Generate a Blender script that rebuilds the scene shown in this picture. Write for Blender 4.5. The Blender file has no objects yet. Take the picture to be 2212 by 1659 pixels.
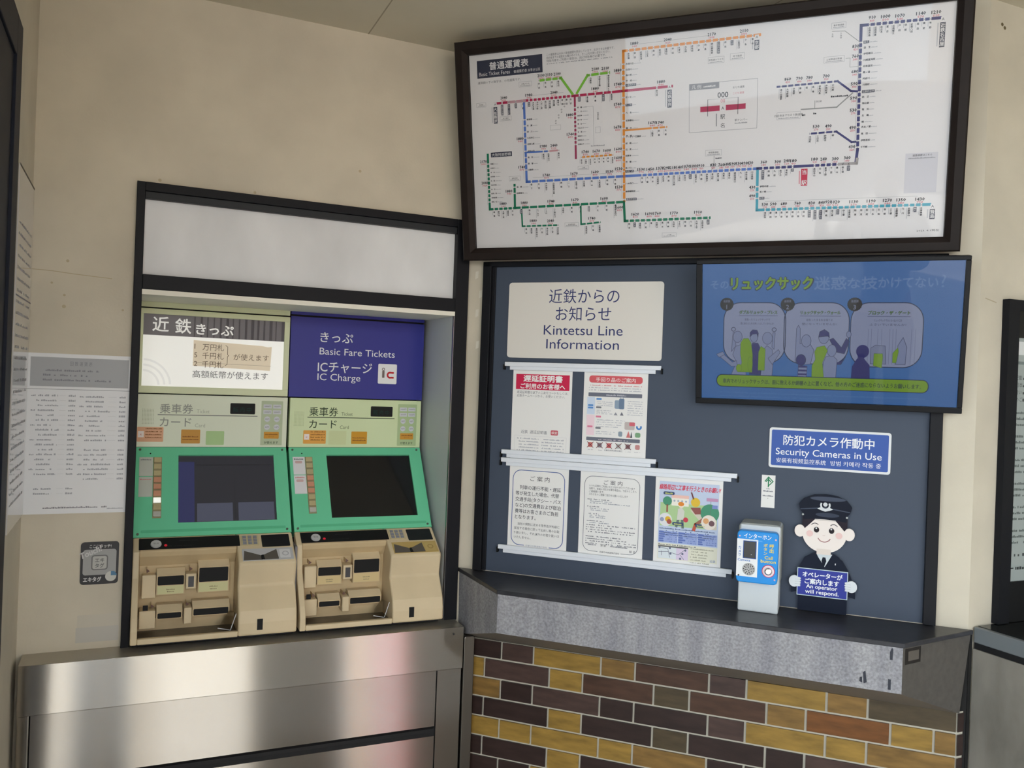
import bpy, math, random
from mathutils import Matrix, Vector
random.seed(7)
C = bpy.context.scene.collection
S = bpy.context.scene
# ------------------------------------------------------------------ camera
HEAD = math.radians(65.79); ROLL = math.radians(2.1); CAM_H = 1.5
cam = bpy.data.cameras.new('camera'); cam.sensor_width = 36; cam.lens = 36*1823/2212
cam.clip_start = .02
cam_o = bpy.data.objects.new('camera', cam); C.objects.link(cam_o)
fw = Vector((math.cos(HEAD), math.sin(HEAD), 0)); rt = Vector((math.sin(HEAD), -math.cos(HEAD), 0)); up = Vector((0, 0, 1))
r3 = rt*math.cos(ROLL)+up*math.sin(ROLL); u3 = up*math.cos(ROLL)-rt*math.sin(ROLL)
m = Matrix((r3, u3, -fw)).transposed().to_4x4(); m.translation = (0, 0, CAM_H)
cam_o.matrix_world = m
S.camera = cam_o
# ------------------------------------------------------------------ light: overcast sky through the open side of the concourse
w = bpy.data.worlds.new('sky'); S.world = w; w.use_nodes = True
nt = w.node_tree; bg = nt.nodes['Background']
bg.inputs[0].default_value = (.80, .91, 1.0, 1); bg.inputs[1].default_value = 2.1
sun = bpy.data.lights.new('sun', 'SUN'); sun.energy = 9; sun.angle = .01; sun.color = (1, .97, .93)
sun_o = bpy.data.objects.new('sun', sun); C.objects.link(sun_o); sun_o.rotation_euler = (math.radians(-36), math.radians(8), 0)
vs = S.view_settings; vs.view_transform = 'Standard'; vs.look = 'None'; vs.gamma = 1; vs.exposure = 1.68; vs.use_curve_mapping = False
S.cycles.max_bounces = 10; S.cycles.diffuse_bounces = 5; S.cycles.glossy_bounces = 5
S.cycles.transparent_max_bounces = 12
S.cycles.sample_clamp_indirect = 4

def lin(c):
    return tuple((v/255/12.92 if v <= 10 else ((v/255+.055)/1.055)**2.4) for v in c)+(1,)
MATS = {}
def mat(name, col, rough=.6, metal=0, spec=.28, noise=0, streak=0, brush=0, nscale=30, nstretch=None, emit=0, bump=0, bscale=80, coat=0, aniso=0, col2=None, detail=4, rvar=0):
    if name in MATS: return MATS[name]
    M = bpy.data.materials.new(name); M.use_nodes = True
    n = M.node_tree; b = n.nodes['Principled BSDF']; L = n.links
    b.inputs['Base Color'].default_value = lin(col); b.inputs['Roughness'].default_value = rough
    b.inputs['Metallic'].default_value = metal; b.inputs['Specular IOR Level'].default_value = spec
    b.inputs['Coat Weight'].default_value = coat; b.inputs['Coat Roughness'].default_value = .03
    if emit:
        b.inputs['Emission Color'].default_value = lin(col); b.inputs['Emission Strength'].default_value = emit
    if noise or bump or rvar:
        tc = n.nodes.new('ShaderNodeTexCoord'); mp = n.nodes.new('ShaderNodeMapping'); L.new(tc.outputs['Object'], mp.inputs[0])
        if nstretch: mp.inputs['Scale'].default_value = nstretch
    if noise:
        t = n.nodes.new('ShaderNodeTexNoise'); t.inputs['Scale'].default_value = nscale; t.inputs['Detail'].default_value = detail
        L.new(mp.outputs[0], t.inputs['Vector'])
        r = n.nodes.new('ShaderNodeValToRGB'); L.new(t.outputs[0], r.inputs[0])
        r.color_ramp.elements[0].position = .3; r.color_ramp.elements[1].position = .7
        c2 = col2 or tuple(v*(1-noise) for v in col)
        r.color_ramp.elements[0].color = lin(c2); r.color_ramp.elements[1].color = lin(col)
        if streak:                                               # dirt run down the face in vertical streaks
            m2 = n.nodes.new('ShaderNodeMapping'); m2.inputs['Scale'].default_value = (14, 14, 2.2); L.new(tc.outputs['Object'], m2.inputs[0])
            t2 = n.nodes.new('ShaderNodeTexNoise'); t2.inputs['Scale'].default_value = 1.6; t2.inputs['Detail'].default_value = 7; L.new(m2.outputs[0], t2.inputs['Vector'])
            r2 = n.nodes.new('ShaderNodeValToRGB'); L.new(t2.outputs[0], r2.inputs[0]); r2.color_ramp.elements[0].position = .34; r2.color_ramp.elements[1].position = .62
            r2.color_ramp.elements[0].color = (streak, streak, streak*1.06, 1); r2.color_ramp.elements[1].color = (1, 1, 1, 1)
            mu = n.nodes.new('ShaderNodeMixRGB'); mu.blend_type = 'MULTIPLY'; mu.inputs[0].default_value = 1
            L.new(r.outputs[0], mu.inputs[1]); L.new(r2.outputs[0], mu.inputs[2]); L.new(mu.outputs[0], b.inputs['Base Color'])
        else: L.new(r.outputs[0], b.inputs['Base Color'])
    if rvar:
        t = n.nodes.new('ShaderNodeTexNoise'); t.inputs['Scale'].default_value = 4; L.new(mp.outputs[0], t.inputs['Vector'])
        r = n.nodes.new('ShaderNodeMapRange'); r.inputs[3].default_value = rough-rvar; r.inputs[4].default_value = rough+rvar
        L.new(t.outputs[0], r.inputs[0]); L.new(r.outputs[0], b.inputs['Roughness'])
    if bump:
        t = n.nodes.new('ShaderNodeTexNoise'); t.inputs['Scale'].default_value = bscale; t.inputs['Detail'].default_value = 5; L.new(mp.outputs[0], t.inputs['Vector'])
        bp = n.nodes.new('ShaderNodeBump'); bp.inputs['Strength'].default_value = bump; bp.inputs['Distance'].default_value = .002
        L.new(t.outputs[0], bp.inputs['Height']); L.new(bp.outputs[0], b.inputs['Normal'])
    if brush:                                                    # fine horizontal brushing: grooves tip the normal up and down
        tc = n.nodes.new('ShaderNodeTexCoord'); sx = n.nodes.new('ShaderNodeSeparateXYZ'); L.new(tc.outputs['Object'], sx.inputs[0])
        t = n.nodes.new('ShaderNodeTexWhiteNoise'); t.noise_dimensions = '1D'; L.new(sx.outputs[2], t.inputs['W'])
        a = n.nodes.new('ShaderNodeMath'); a.operation = 'MULTIPLY_ADD'; a.inputs[1].default_value = brush; a.inputs[2].default_value = -.5*brush; L.new(t.outputs[0], a.inputs[0])
        cx = n.nodes.new('ShaderNodeCombineXYZ'); L.new(a.outputs[0], cx.inputs[2]); g = n.nodes.new('ShaderNodeNewGeometry')
        ad = n.nodes.new('ShaderNodeVectorMath'); ad.operation = 'ADD'; L.new(g.outputs['Normal'], ad.inputs[0]); L.new(cx.outputs[0], ad.inputs[1])
        no = n.nodes.new('ShaderNodeVectorMath'); no.operation = 'NORMALIZE'; L.new(ad.outputs[0], no.inputs[0]); L.new(no.outputs[0], b.inputs['Normal'])
    if aniso:
        b.inputs['Anisotropic'].default_value = aniso; b.inputs['Anisotropic Rotation'].default_value = .25
        tg = n.nodes.new('ShaderNodeTangent'); tg.direction_type = 'RADIAL'; tg.axis = 'Z'
        L.new(tg.outputs[0], b.inputs['Tangent'])
    MATS[name] = M; return M
def pane_mat(name, tint=(255, 255, 255), ior=1.5, haze=0.0):
    if name in MATS: return MATS[name]
    M = bpy.data.materials.new(name); M.use_nodes = True; n = M.node_tree; n.nodes.clear(); L = n.links
    o = n.nodes.new('ShaderNodeOutputMaterial'); mx = n.nodes.new('ShaderNodeMixShader'); tr = n.nodes.new('ShaderNodeBsdfTransparent')
    gl = n.nodes.new('ShaderNodeBsdfGlossy'); fr = n.nodes.new('ShaderNodeFresnel'); fr.inputs['IOR'].default_value = ior
    gl.inputs['Roughness'].default_value = .015+haze; tr.inputs[0].default_value = lin(tint)
    L.new(fr.outputs[0], mx.inputs[0]); L.new(tr.outputs[0], mx.inputs[1]); L.new(gl.outputs[0], mx.inputs[2]); L.new(mx.outputs[0], o.inputs[0])
    MATS[name] = M; return M
PR = {}
def ink(r, g, b, rough=.55):
    """printing ink of one colour"""
    k = 'ink_%02x%02x%02x' % (r, g, b)
    return mat(k, (r, g, b), rough, spec=.15)
def lit(r, g, b, e):
    """one colour of a lit screen"""
    k = 'lit_%02x%02x%02x_%d' % (r, g, b, int(e*100))
    if k not in MATS:
        M = mat(k, (8, 8, 10), .3, spec=.3); q = M.node_tree.nodes['Principled BSDF']
        q.inputs['Emission Color'].default_value = lin((r, g, b)); q.inputs['Emission Strength'].default_value = e
    return MATS[k]

# ------------------------------------------------------------------ mesh builder
_tc = bpy.data.curves.new('lettering', 'FONT'); _tc.size = 1
_to = bpy.data.objects.new('lettering', _tc); C.objects.link(_to)
GL = {}
def glyphs(s, bold=0, res=2):
    k = (s, bold, res)
    if k not in GL:
        _tc.body = s; _tc.offset = bold; _tc.resolution_u = res
        dg = bpy.context.evaluated_depsgraph_get(); dg.update()
        e = _to.evaluated_get(dg); me = e.to_mesh()
        GL[k] = ([(v.co.x, v.co.y) for v in me.vertices], [tuple(p.vertices) for p in me.polygons])
        e.to_mesh_clear()
    return GL[k]
EPS = .0003
class MB:
    def __init__(s): s.v = []; s.f = []; s.mi = []; s.ms = []; s.X = None
    def _m(s, m):
        if m not in s.ms: s.ms.append(m)
        return s.ms.index(m)
    def add(s, vs, fs, m):
        b = len(s.v)
        if s.X is not None: vs = [tuple(s.X @ Vector(v)) for v in vs]
        s.v += [tuple(v) for v in vs]; k = s._m(m)
        for f in fs: s.f.append(tuple(i+b for i in f)); s.mi.append(k)
        return s
    def box(s, x0, y0, z0, x1, y1, z1, m):
        vs = [(x, y, z) for x in (x0, x1) for y in (y0, y1) for z in (z0, z1)]
        return s.add(vs, [(0, 1, 3, 2), (4, 6, 7, 5), (0, 4, 5, 1), (2, 3, 7, 6), (0, 2, 6, 4), (1, 5, 7, 3)], m)
    def rect(s, x0, z0, x1, z1, m, y=0):
        """flat print facing the viewer (-y)"""
        return s.add([(x0, y, z0), (x1, y, z0), (x1, y, z1), (x0, y, z1)], [(0, 1, 2, 3)], m)
    def poly(s, pts, m, y=0):
        return s.add([(p[0], y, p[1]) for p in pts], [tuple(range(len(pts)))], m)
    def prism(s, pts, y0, y1, m):
        """outline in x,z (counter-clockwise) with thickness y0 (front) .. y1 (back)"""
        n = len(pts); vs = [(p[0], y0, p[1]) for p in pts]+[(p[0], y1, p[1]) for p in pts]
        fs = [tuple(range(n)), tuple(range(2*n-1, n-1, -1))]+[(i, i+n, (i+1) % n+n, (i+1) % n) for i in range(n)]
        return s.add(vs, fs, m)
    def prof(s, pts, x0, x1, m):
        """outline in y,z swept along x"""
        n = len(pts); vs = [(x0, p[0], p[1]) for p in pts]+[(x1, p[0], p[1]) for p in pts]
        fs = [tuple(range(n)), tuple(range(2*n-1, n-1, -1))]+[(i, i+n, (i+1) % n+n, (i+1) % n) for i in range(n)]
        return s.add(vs, fs, m)
    def line(s, pts, wd, m, y=0):
        for (a, b), (c, d) in zip(pts, pts[1:]):
            l = math.hypot(c-a, d-b) or 1e-9; ux, uz = (c-a)/l, (d-b)/l; h = wd/2
            a1, b1, c1, d1 = a-ux*h, b-uz*h, c+ux*h, d+uz*h; nx, nz = -uz*h, ux*h
            s.poly([(a1-nx, b1-nz), (c1-nx, d1-nz), (c1+nx, d1+nz), (a1+nx, b1+nz)], m, y)
        return s
    def disc(s, x, z, r, m, y=0, n=28, rz=None):
        rz = rz or r
        return s.poly([(x+r*math.cos(2*math.pi*i/n), z+rz*math.sin(2*math.pi*i/n)) for i in range(n)], m, y)
    def ring(s, x, z, r, wd, m, y=0, a0=0, a1=360, n=36, rz=None):
        k = (rz or r)/r
        P = [(math.cos(math.radians(a0+(a1-a0)*i/n)), math.sin(math.radians(a0+(a1-a0)*i/n))) for i in range(n+1)]
        vs = [(x+c*(r-wd/2), y, z+q*(r-wd/2)*k) for c, q in P]+[(x+c*(r+wd/2), y, z+q*(r+wd/2)*k) for c, q in P]
        return s.add(vs, [(i, i+n+1, i+n+2, i+1)[::-1] for i in range(n)], m)
    def cyl(s, x, y0, z, r, y1, m, n=24, r2=None):
        """round knob whose axis is y, front at y0"""
        r2 = r if r2 is None else r2
        P = [(math.cos(2*math.pi*i/n), math.sin(2*math.pi*i/n)) for i in range(n)]
        vs = [(x+c*r, y0, z+q*r) for c, q in P]+[(x+c*r2, y1, z+q*r2) for c, q in P]
        return s.add(vs, [tuple(range(n)), tuple(range(2*n-1, n-1, -1))]+[(i, i+n, (i+1) % n+n, (i+1) % n) for i in range(n)], m)
    def text(s, t, x, z, size, m, y=-EPS, al='l', w=None, bold=0, res=2, rot=0, shear=0):
        """baseline at z; size is the em; w squeezes the line to that width"""
        vs, fs = glyphs(t, 0, res)
        if not vs: return s
        x0 = min(v[0] for v in vs); x1 = max(v[0] for v in vs); W = (x1-x0)*size
        k = w/W if w else 1; W *= k
        ox = {'l': 0, 'c': -W/2, 'r': -W}[al]; c, q = math.cos(rot), math.sin(rot); out = []
        for a, b in vs:
            a, b = (a-x0)*size*k+ox+b*size*shear, b*size
            out.append((x+a*c-b*q, y, z+a*q+b*c))
        return s.heavy(out, fs, m, bold*size, 6 if res > 1 else 2)
    def heavy(s, out, fs, m, b, n=6):
        """heavier strokes: the same outlines laid side by side"""
        if b <= 0: return s.add(out, fs, m)
        for i in range(n):
            dx, dz = b*math.cos(i*2*math.pi/n+.5), b*math.sin(i*2*math.pi/n+.5)
            s.add([(p[0]+dx, p[1]-1e-5*i, p[2]+dz) for p in out], fs, m)
        return s
    def vtext(s, t, x, z, size, m, y=-EPS, pitch=1.0, bold=0, res=1):
        """upright column of characters, the top of the first at z, centred on x"""
        for i, ch in enumerate(t):
            if ch == ' ': continue
            vs, fs = glyphs(ch, 0, res)
            cz = z-(i+.5)*size*pitch
            if ch in 'ー-':
                out = [(x+(b-.38)*size, y, cz-(a-.5)*size) for a, b in vs]
            else: out = [(x+(a-.5)*size, y, cz+(b-.38)*size) for a, b in vs]
            s.heavy(out, fs, m, bold*size, 6 if res > 1 else 2)
        return s
    def greek(s, x0, x1, z, h, m, y=-EPS, fill=.8):
        """a line of print too small to read: short strokes"""
        x = x0
        while x < x1:
            l = h*random.uniform(.5, 1.0)
            if random.random() < fill:
                hh = h*random.uniform(.45, .9)
                s.rect(x, z, min(x+l*.8, x1), z+hh, m, y)
            x += l
        return s
    def build(s, name, parent=None, loc=(0, 0, 0), rot=(0, 0, 0), bevel=0, seg=2, smooth=False, label=None):
        me = bpy.data.meshes.new(name); me.from_pydata(s.v, [], s.f)
        for m in s.ms: me.materials.append(m)
        me.polygons.foreach_set('material_index', s.mi)
        if smooth: me.polygons.foreach_set('use_smooth', [True]*len(s.f))
        me.update()
        o = bpy.data.objects.new(name, me); C.objects.link(o); o.location = loc; o.rotation_euler = rot
        if parent: o.parent = parent
        if bevel:
            b = o.modifiers.new('bevel', 'BEVEL'); b.width = bevel; b.segments = seg; b.limit_method = 'ANGLE'; b.angle_limit = math.radians(40)
        if label: o['label'] = label
        return o
def rrect(x0, z0, x1, z1, r, n=6):
    P = []
    for cx, cz, a in ((x1-r, z0+r, -90), (x1-r, z1-r, 0), (x0+r, z1-r, 90), (x0+r, z0+r, 180)):
        P += [(cx+r*math.cos(math.radians(a+90*i/n)), cz+r*math.sin(math.radians(a+90*i/n))) for i in range(n+1)]
    return P
def tag(o, label, cat, group=None):
    o['label'] = label; o['category'] = cat
    if group: o['group'] = group
    return o
def struct(o): o['kind'] = 'structure'; return o
def thing(name, label, cat, loc, rz=0, rx=0, group=None):
    o = bpy.data.objects.new(name, None); C.objects.link(o); o.empty_display_size = .1
    o.location = loc; o.rotation_euler = (rx, 0, rz); return tag(o, label, cat, group)
# ------------------------------------------------------------------ the two main walls: machine wall along x at y = D, board wall turned 45 degrees
D = 2.5; CX = .957; Q = math.sqrt(.5); RZ = -math.pi/4
C2 = (CX+1.437*Q, D-1.437*Q)
CEIL = 2.533
def RP(s, off, z): return (CX+(s-off)*Q, D-(s+off)*Q, z)     # s along the board wall, off in front of it

# ------------------------------------------------------------------ materials
beige = mat('beige_plaster', (214, 205, 187), .75, noise=.07, nscale=5, bump=.15, bscale=140, detail=8)
ceil_m = mat('ceiling_board', (214, 206, 186), .8, noise=.04, nscale=3)
joint_m = mat('ceiling_joint', (165, 155, 135), .8)
black_al = mat('black_aluminium', (25, 26, 31), .5, spec=.16)
black_al2 = mat('black_aluminium_lip', (46, 48, 52), .5, spec=.2)
navy_al = mat('navy_metal', (22, 27, 42), .55, spec=.2)
brown_fr = mat('dark_brown_frame', (38, 31, 29), .5, spec=.18, noise=.12, nscale=20)
board_m = mat('slate_blue_board', (71, 80, 96), .5, spec=.2)
steel = mat('brushed_steel', (176, 170, 162), .09, metal=1, brush=.85); steel_l = mat('brushed_steel_dim', (160, 154, 147), .1, metal=1, brush=.9)  # second steel is darker: the lower panels' dimmer reflection is painted in
steel2 = mat('steel_worktop', (180, 174, 162), .3, metal=.6)
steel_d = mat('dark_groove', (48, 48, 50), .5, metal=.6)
grey_side = mat('grey_cheek', (206, 210, 213), .5)
granite = mat('granite', (170, 169, 173), .6, noise=.22, nscale=170, detail=10, bump=.1, bscale=200, streak=.74)
granite_top = mat('granite_dark_top', (62, 62, 67), .32, noise=.2, nscale=40, detail=8)  # darker granite for the top slab
white_p = mat('paper', (236, 235, 234), .7, spec=.2)
white_pl = mat('white_plastic', (224, 226, 228), .4)
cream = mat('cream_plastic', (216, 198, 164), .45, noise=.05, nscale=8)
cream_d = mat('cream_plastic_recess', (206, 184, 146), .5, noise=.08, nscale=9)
green_p = mat('green_console', (112, 208, 164), .35, noise=.03, nscale=4)
lime_p = mat('pale_lime_panel', (214, 220, 184), .4)
black_g = mat('black_glass', (16, 18, 22), .08, spec=.6)
black_p = mat('black_plastic', (18, 19, 21), .6, spec=.25)
glass = pane_mat('clear_pane', ior=1.36); screen_glass = pane_mat('screen_pane', ior=1.3)
concrete = mat('floor_concrete', (178, 172, 164), .7, noise=.12, nscale=3)

# ------------------------------------------------------------------ setting
def wall_back():
    m = MB(); T = .5
    m.box(-5, D, 0, -.002, D+T, CEIL, beige)                  # left of the opening
    m.box(-.002, D, 2.0, CX, D+T, CEIL, beige)                  # above
    m.box(.952, D, 0, CX, D+T, 2.0, beige)
    m.box(-.002, D+.012, 0, .952, D+T, .745, beige)             # below
    m.box(-.002, D+.4, .752, .952, D+T, 2.0, black_p)
    # hairline cracks and a taped patch in the plaster
    ck = ink(186, 172, 144)
    m.line([(-.245, 1.752), (-.20, 1.751), (-.15, 1.747), (-.06, 1.742)], .0022, ck, D-EPS)
    m.rect(-.115, .772, -.012, .812, ink(196, 192, 184, .3), D-EPS)
    m.rect(-.112, .812, -.012, .845, ink(205, 198, 184, .3), D-EPS)
    for x, z in ((-.165, 1.78), (-.17, 1.69), (-.17, 1.66), (-.03, 1.66), (.05, 2.02), (.3, 2.018), (-.2, 1.72), (.6, 2.12)):
        m.disc(x, z, random.uniform(.003, .006), ck, D-EPS, 8)
    return struct(m.build('wall_back'))
wall_back()
m = MB(); m.box(0, 0, 0, 1.437, .3, CEIL, beige)
for x, z in ((.03, 1.84), (.045, 1.78), (.035, 1.72), (.04, 1.62)):
    m.poly([(x-.004, z-.014), (x+.006, z-.01), (x+.007, z+.012), (x-.003, z+.01)], ink(224, 218, 205), -EPS)
struct(m.build('wall_right', loc=RP(0, 0, 0), rot=(0, 0, RZ)))
m = MB(); m.box(C2[0], C2[1], 0, 4.2, C2[1]+.3, CEIL, beige)
m.line([(C2[0]+.02, 1.765), (C2[0]+.06, 1.757)], .003, ink(176, 164, 140), C2[1]-EPS)
m.disc(C2[0]+.045, 2.475, .005, ink(110, 98, 72), C2[1]-EPS, 8); m.disc(C2[0]+.055, 2.468, .005, ink(110, 98, 72), C2[1]-EPS, 8)
struct(m.build('wall_end'))
m = MB(); m.box(-.45, 1.1, 0, -.25, D, CEIL, beige); struct(m.build('wall_left'))
m = MB(); m.box(-5, -1.7, CEIL, 5.5, D+.5, CEIL+.2, ceil_m)
for x in (.61, 1.52, 2.43, -.3, -1.2, 3.34): m.add([(x-.002, -1.7, CEIL-.0004), (x+.002, -1.7, CEIL-.0004), (x+.002, D, CEIL-.0004), (x-.002, D, CEIL-.0004)], [(3, 2, 1, 0)], joint_m)
for y in (1.59, -.23, -2.05): m.add([(-3, y-.002, CEIL-.0004), (5, y-.002, CEIL-.0004), (5, y+.002, CEIL-.0004), (-3, y+.002, CEIL-.0004)], [(3, 2, 1, 0)], joint_m)
struct(m.build('ceiling'))
m = MB(); m.box(-6, -7, -.2, 24, D+.5, 0, concrete); asp = mat('asphalt', (96, 96, 98), .85, noise=.2, nscale=6)
m.box(-24, -25, -.2, 24, -7, -.004, asp); m.box(-24, -7, -.2, -6, D+.5, -.004, asp); struct(m.build('floor'))
# the far side of the concourse: what the steel and the glass mirror
stw = mat('station_wall', (104, 95, 84), .8, noise=.1, nscale=2)
m = MB(); m.box(-1.3, -10.4, 0, 4.2, -10, 3.3, mat('reflector_cream', (214, 203, 184), .8, noise=.06, nscale=1)); struct(m.build('wall_reflector'))  # unseen cream wall, added to give the steel its bright reflection
m = MB(); m.box(.93, -2.25, 0, 1.62, -2.05, CEIL, stw); m.box(2.2, -2.25, 0, 6.0, -2.05, CEIL, stw)
struct(m.build('wall_front'))
m = MB(); m.box(3.9, -2.05, 0, 4.2, C2[1], CEIL, beige); struct(m.build('wall_side'))

m = MB(); m.box(-20, -25, 0, 20, -24, 4.0, mat('street_facade', (196, 186, 170), .8, noise=.25, nscale=.5)); struct(m.build('wall_street'))
dg = mat('dark_gap', (28, 27, 27), .8)
m = MB(); m.box(C2[0]+.001, C2[1]-.004, 0, 1.985, C2[1], .905, dg); p0, p1 = RP(1.405, .003, 0), RP(1.4385, .003, 0)
m.add([(p0[0], p0[1], 0), (p1[0], p1[1], 0), (p1[0], p1[1], .904), (p0[0], p0[1], .904)], [(0, 1, 2, 3)], dg); struct(m.build('gap_shade'))  # dark strips painted in for the shade of the gap past the bricks
# brick tile facing below the ledge
def brick_wall():
    m = MB(); gr = mat('grout', (186, 180, 166), .8)
    cols = {'d': (80, 62, 57), 'b': (84, 60, 48), 'k': (58, 44, 41), 'o': (84, 72, 54), 'g': (160, 127, 62), 'h': (140, 108, 60), 'r': (122, 78, 42)}
    bm = {k: mat('tile_'+k, c, .32, noise=.22, nscale=14, nstretch=(1, 1, 4), detail=6, bump=.05) for k, c in cols.items()}
    od = [.064, .168, .272, .482, .584, .795, .897, 1.105, 1.207, 1.418]
    ev = [.064, .113, .324, .428, .640, .742, .952, 1.054, 1.263, 1.365, 1.418]
    seq = ['kdghdbgho', 'gdgbobhrgh', 'hkkddkgghd', 'kkgkobkkhg', 'gggghkkgd', 'kkgkkhgdkk', 'kkghkkgdk', 'gkdkkgbkkh', 'khkgkdkgk', 'kgdkkhkkgk', 'gkkkhkgkd']
    seq[0] = 'kdghbdgho'; seq[2] = 'hkdkkdggh'; seq[3] = 'kkgkokkdgk'
    m.box(.064, -.014, 0, 1.418, -.001, .705, gr)
    top = .711
    for r in range(11):
        z1 = top-.0605*r; z0 = max(z1-.0605, 0); J = od if r % 2 == 0 else ev
        if z0 >= z1: break
        for i in range(len(J)-1):
            k = seq[r][i % len(seq[r])]
            m.box(J[i]+.0032, -.02, z0+.0032, J[i+1]-.0032, -.012, min(z1-.0032, .704), bm[k])
        # return round the corner
        m.add([(1.4185, -.0195, z0+.0032), (1.434, -.004, z0+.0032), (1.434, -.004, min(z1, .705)-.0032), (1.4185, -.0195, min(z1, .705)-.0032)], [(0, 1, 2, 3)], bm['k'])
    m.add([(1.4182, -.014, 0), (1.436, 0, 0), (1.436, 0, .705), (1.4182, -.014, .705)], [(0, 1, 2, 3)], gr)
    return struct(m.build('trim_1', loc=RP(0, 0, 0), rot=(0, 0, RZ)))
brick_wall()

# black window frame round the machines, frosted light above
def window():
    m = MB(); y0, y1 = -.016, .06
    m.box(-.006, y0, .752, .0155, y1, 2.009, black_al)
    m.box(.913, y0, .752, .955, y1, 2.009, black_al)
    m.box(.0155, y0, 1.985, .913, y1, 2.009, black_al)
    m.box(.0155, y0+.008, 1.966, .913, y1, 1.985, black_al2)
    m.box(.0155, y0, 1.72, .913, y1, 1.76, black_al)
    o = struct(m.build('window_1', loc=(0, D, 0), bevel=.0015))
    p = MB(); fr = mat('frosted_pane', (240, 241, 244), .55, noise=.12, nscale=3.5, nstretch=(1, 1, .5), detail=6, emit=.0)
    p.box(.0155, .012, 1.76, .913, .02, 1.966, fr); p.build('frosted_pane', o)
    l = MB(); l.box(.0155, -.015, 1.706, .913, .24, 1.7195, mat('cream_soffit', (236, 232, 220), .6)); l.build('soffit', o)
    k = MB(); k.box(.9115, -.002, .754, .9195, .34, 1.708, grey_side); k.box(.911, -.012, .754, .9155, -.002, 1.708, mat('steel_edge', (150, 150, 152), .3, metal=1)); k.build('side_cheek', o)
window()

# ------------------------------------------------------------------ ticket machines
P0 = .235                                                        # depth of the upper panels behind the wall face
def header_lit():
    t = thing('lit_ticket_sign', 'backlit white ticket sign in a pale lime frame above the faded machine', 'sign', (.0155, D+P0, 1.434))
    W, H = .4345, .252
    m = MB(); f = lime_p
    for a in ((0, 0, W, .021), (0, .236, W, H), (0, .021, .009, .236), (W-.0165, .021, W, .236)): m.box(a[0], -.004, a[1], a[2], .03, a[3], f)
    m.build('sign_frame', t, bevel=.001)
    m = MB(); wh = mat('lit_white_acrylic', (232, 232, 228), .4, emit=.13); dk = mat('lit_grey_band', (112, 108, 112), .4, emit=.02)
    m.box(.009, 0, .021, W-.0165, .02, .236, wh)
    m.rect(.009, .173, W-.0165, .236, dk, -EPS)
    st = ink(96, 92, 97)
    for i in range(15): m.rect(.15+i*.0185, .174, .153+i*.0185+random.uniform(0, .006), .2355, st, -2*EPS)
    tx = mat('lit_letters', (240, 240, 238), .4, emit=.07)
    m.text('近', .034, .188, .048, tx, -3*EPS, bold=.012); m.text('鉄', .097, .186, .048, tx, -3*EPS, bold=.012)
    m.text('きっぷ', .156, .184, .037, tx, -3*EPS, w=.108, bold=.02)
    for r in (.046, .062, .078):
        m.ring(.010, .022, r, .006, mat('lit_arc', (220, 220, 218), .4, emit=.13), -2*EPS, 4, 88)
    m.poly([(.15, .086), (.378, .079), (.381, .155), (.37, .153), (.352, .156), (.15, .164)], mat('old_tape', (226, 212, 188), .4, emit=.06), -2*EPS)
    gk = ink(128, 112, 96)
    for i, (a, b) in enumerate((('1', '万円札'), ('5', '千円札'), ('2', '千円札'))):
        z = .138-i*.0262; m.text(a, .153, z, .022, gk, -4*EPS); m.text(b, .176, z-.002, .0222, gk, -4*EPS, w=.062)
    m.line([(.243, .152), (.249, .148), (.249, .124), (.253, .121), (.249, .118), (.249, .094), (.243, .090)], .0014, gk, -4*EPS)
    m.text('が使えます', .267, .110, .0215, gk, -4*EPS, w=.106)
    m.line([(.15, .096), (.38, .094)], .0006, gk, -4*EPS)
    m.text('高額紙幣が使えます', .150, .052, .0245, ink(120, 120, 122), -4*EPS, w=.222)
    m.build('sign_face', t)
    m = MB(); m.box(0, .002, .2565, W, .03, .274, lime_p); m.box(0, .012, .25, W, .03, .258, black_p); m.build('top_strip', t)
header_lit()
def header_blue():
    t = thing('blue_ticket_sign', 'deep blue sign with white ticket and charge lettering above the clean machine', 'sign', (.4535, D+P0, 1.434))
    W, H = .443, .2565
    bl = mat('blue_vinyl', (46, 50, 140), .4); wt = ink(232, 234, 240)
    m = MB(); m.box(0, 0, 0, W, .03, H, bl)
    m.text('きっぷ', .094, .181, .037, wt, w=.106, bold=.008, res=4); m.text('Basic Fare Tickets', .093, .139, .0315, wt, w=.25, res=3)
    m.text('ICチャージ', .089, .085, .039, wt, w=.178, bold=.006, res=4); m.text('IC Charge', .089, .056, .0315, wt, w=.14, res=3)
    m.poly(rrect(.288, .051, .352, .117, .004), ink(238, 238, 240), -EPS)
    rd = ink(196, 44, 50); gy = ink(120, 108, 104)
    m.rect(.302, .071, .310, .094, gy, -2*EPS); m.ring(.306, .099, .004, .0022, gy, -2*EPS)
    m.ring(.329, .0805, .0085, .006, rd, -2*EPS, 60, 300); m.rect(.333, .0855, .342, .0915, rd, -2*EPS); m.rect(.333, .0695, .342, .0755, rd, -2*EPS)
    m.build('sign_face', t)
    m = MB(); m.box(0, .002, .2625, W, .03, .274, bl); m.box(0, .012, .255, W, .03, .263, black_p); m.build('top_strip', t)
header_blue()

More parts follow.
